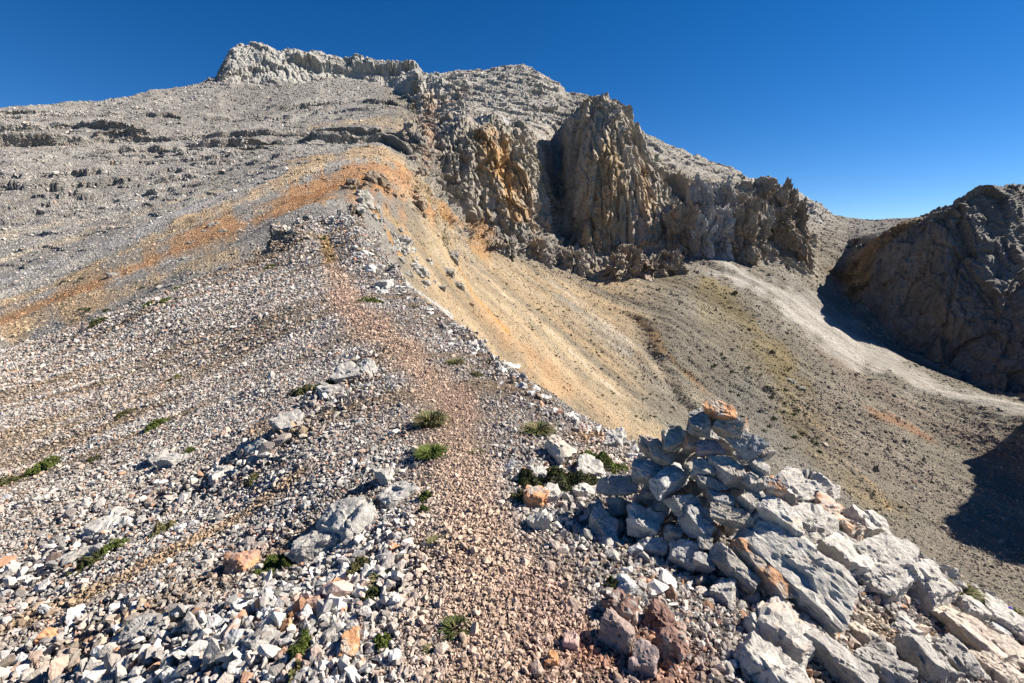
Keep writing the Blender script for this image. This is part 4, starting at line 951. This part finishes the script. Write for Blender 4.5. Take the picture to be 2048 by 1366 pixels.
# scattered bushes on the far scree
SH = []
for k in range(3):
    SH.append(cushion_mesh('shrub', 1.0, 1.0, .42, 420, [(.045, .06, .02), (.06, .075, .025), (.035, .045, .02)], 70 + k, .06))
def poly_in(x, y, pg):
    c = False
    for (x1, y1), (x2, y2) in zip(pg, pg[1:] + pg[:1]):
        if (y1 > y) != (y2 > y) and x < (x2 - x1) * (y - y1) / (y2 - y1) + x1: c = not c
    return c
r = np.random.RandomState(5)
for pg, n, wpx, lab in (([(1000,590),(1100,590),(1290,740),(1400,810),(1290,850),(1180,790)], 55, 6, 'small dark green bush on the tan scree between the ridge and the gully'),
                        ([(1440,700),(1560,760),(1640,880),(1640,930),(1560,900),(1490,850),(1420,740)], 34, 8, 'small dark green bush on the olive scree right of the gully'),
                        ([(0,520),(200,560),(360,560),(200,640),(0,640)], 9, 9, 'small dark green bush on the lower left scree slope')):
    k = 0
    while k < n:
        x, y = r.uniform(0, 1700), r.uniform(500, 940)
        if not poly_in(x, y, pg): continue
        L, N_ = hit(x, y)
        if L is None or L.length < 30: continue
        mp = L.length / F; o = D.objects.new('shrub', SH[k % 3]); COL.objects.link(o); o.location = L; sc = wpx * mp * r.uniform(.6, 1.3); o.scale = (sc, sc, sc * r.uniform(.7, 1.1)); o.rotation_euler = (0, 0, r.uniform(0, 6))
        o['label'] = lab; o['category'] = 'bush'; o['group'] = lab.replace('small dark green bush', 'small dark green bushes'); k += 1

# ------------------------------------------------------------------ gravel and scree (no stones under the plants)
CLR = np.ones(len(Pf), bool)
for x, y, r_ in CLEAR: CLR[ns] &= np.hypot(Pf[ns, 0] - x, Pf[ns, 1] - y) > r_ * (1 + .5 * perlin(Pf[ns] / .05))
CLR = CLR.reshape(P.shape[:2])[:-1, :-1]; SMO = CHUTE.reshape(P.shape[:2])[:-1, :-1]
COV = np.clip(1.15 - .9 * NST - .5 * perlin(Pf / .9), .35, 1.6).reshape(P.shape[:2])[:-1, :-1]
p, vi, s_ = band(nearm & CLR, CO, 1.6, 3.0 * COV, .48); A = stones_mesh(p + NF[vi] * (s_ * .12 + bank[vi] * np.abs(rng.normal(size=len(p))) * .022 * np.clip(RHO[vi] / 4, .6, 3))[:, None], s_, stone_tint(TINT[vi], vi))
p, vi, s_ = band(nearm & CLR & (trail.reshape(P.shape[:2])[:-1, :-1] < .5), CO * 1.6, 2.8, .6, .36); B = stones_mesh(p + NF[vi] * s_[:, None] * .12, s_, stone_tint(TINT[vi], vi), .5)
stuff('gravel', 'loose angular gravel covering the ridge', [A, B], M_stone, 0)
slm = (cell_k >= lk('E1')) & (cell_k < lk('F9')) & (ROCKW[:-1, :-1] < .3) & (summ[:-1, :-1] < .3)
RG2 = rgt.reshape(P.shape[:2])[:-1, :-1]; CL2 = np.clip(.9 + 1.3 * fbm(Pf, 12, 3, .6, 91), .15, 2.0).reshape(P.shape[:2])[:-1, :-1]
p, vi, s_ = band(slm & (SMO < .5), CO * 0 + .09, 1.25, .95 - .45 * RG2, .45); A = stones_mesh(p - NF[vi] * s_[:, None] * .02, s_, stone_tint(TINT[vi], vi, True) * rng.uniform(.85, 1.25, (len(p), 1)))
p, vi, s_ = band(slm & (SMO < .3), CO * 0 + .26, 2.2, .30 * CL2 * (1 - .4 * RG2), .40); B = stones_mesh(p - NF[vi] * s_[:, None] * .05, s_, stone_tint(TINT[vi], vi, True) * rng.uniform(.8, 1.25, (len(p), 1)))
p, vi, s_ = band(slm & (SMO < .3), CO * 0 + .40, 2.6, .8 * DEBRIS.reshape(P.shape[:2])[:-1, :-1], .45); C3 = stones_mesh(p - NF[vi] * s_[:, None] * .05, s_, stone_tint(TINT[vi], vi, True) * rng.uniform(.8, 1.35, (len(p), 1)))
CLF = sstep(lk('F3') - .8, lk('F4') + .3, cell_k) * .9 + .25
p, vi, s_ = band(slm & (SMO < .2), CO * 0 + .7, 2.6, .085 * CL2 * CLF * (cell_k > lk('F1') + .5), .4); s_ = np.clip(s_, .2, 1.6); C4 = stones_mesh(p - NF[vi] * s_[:, None] * .08, s_, stone_tint(TINT[vi], vi, True) * rng.uniform(.75, 1.2, (len(p), 1)))
stuff('scree', 'loose scree lying over the far slopes', [A, B, C3, C4], M_stone, 1)
#@@END
D.objects.remove(tmp); D.meshes.remove(tmp_me)
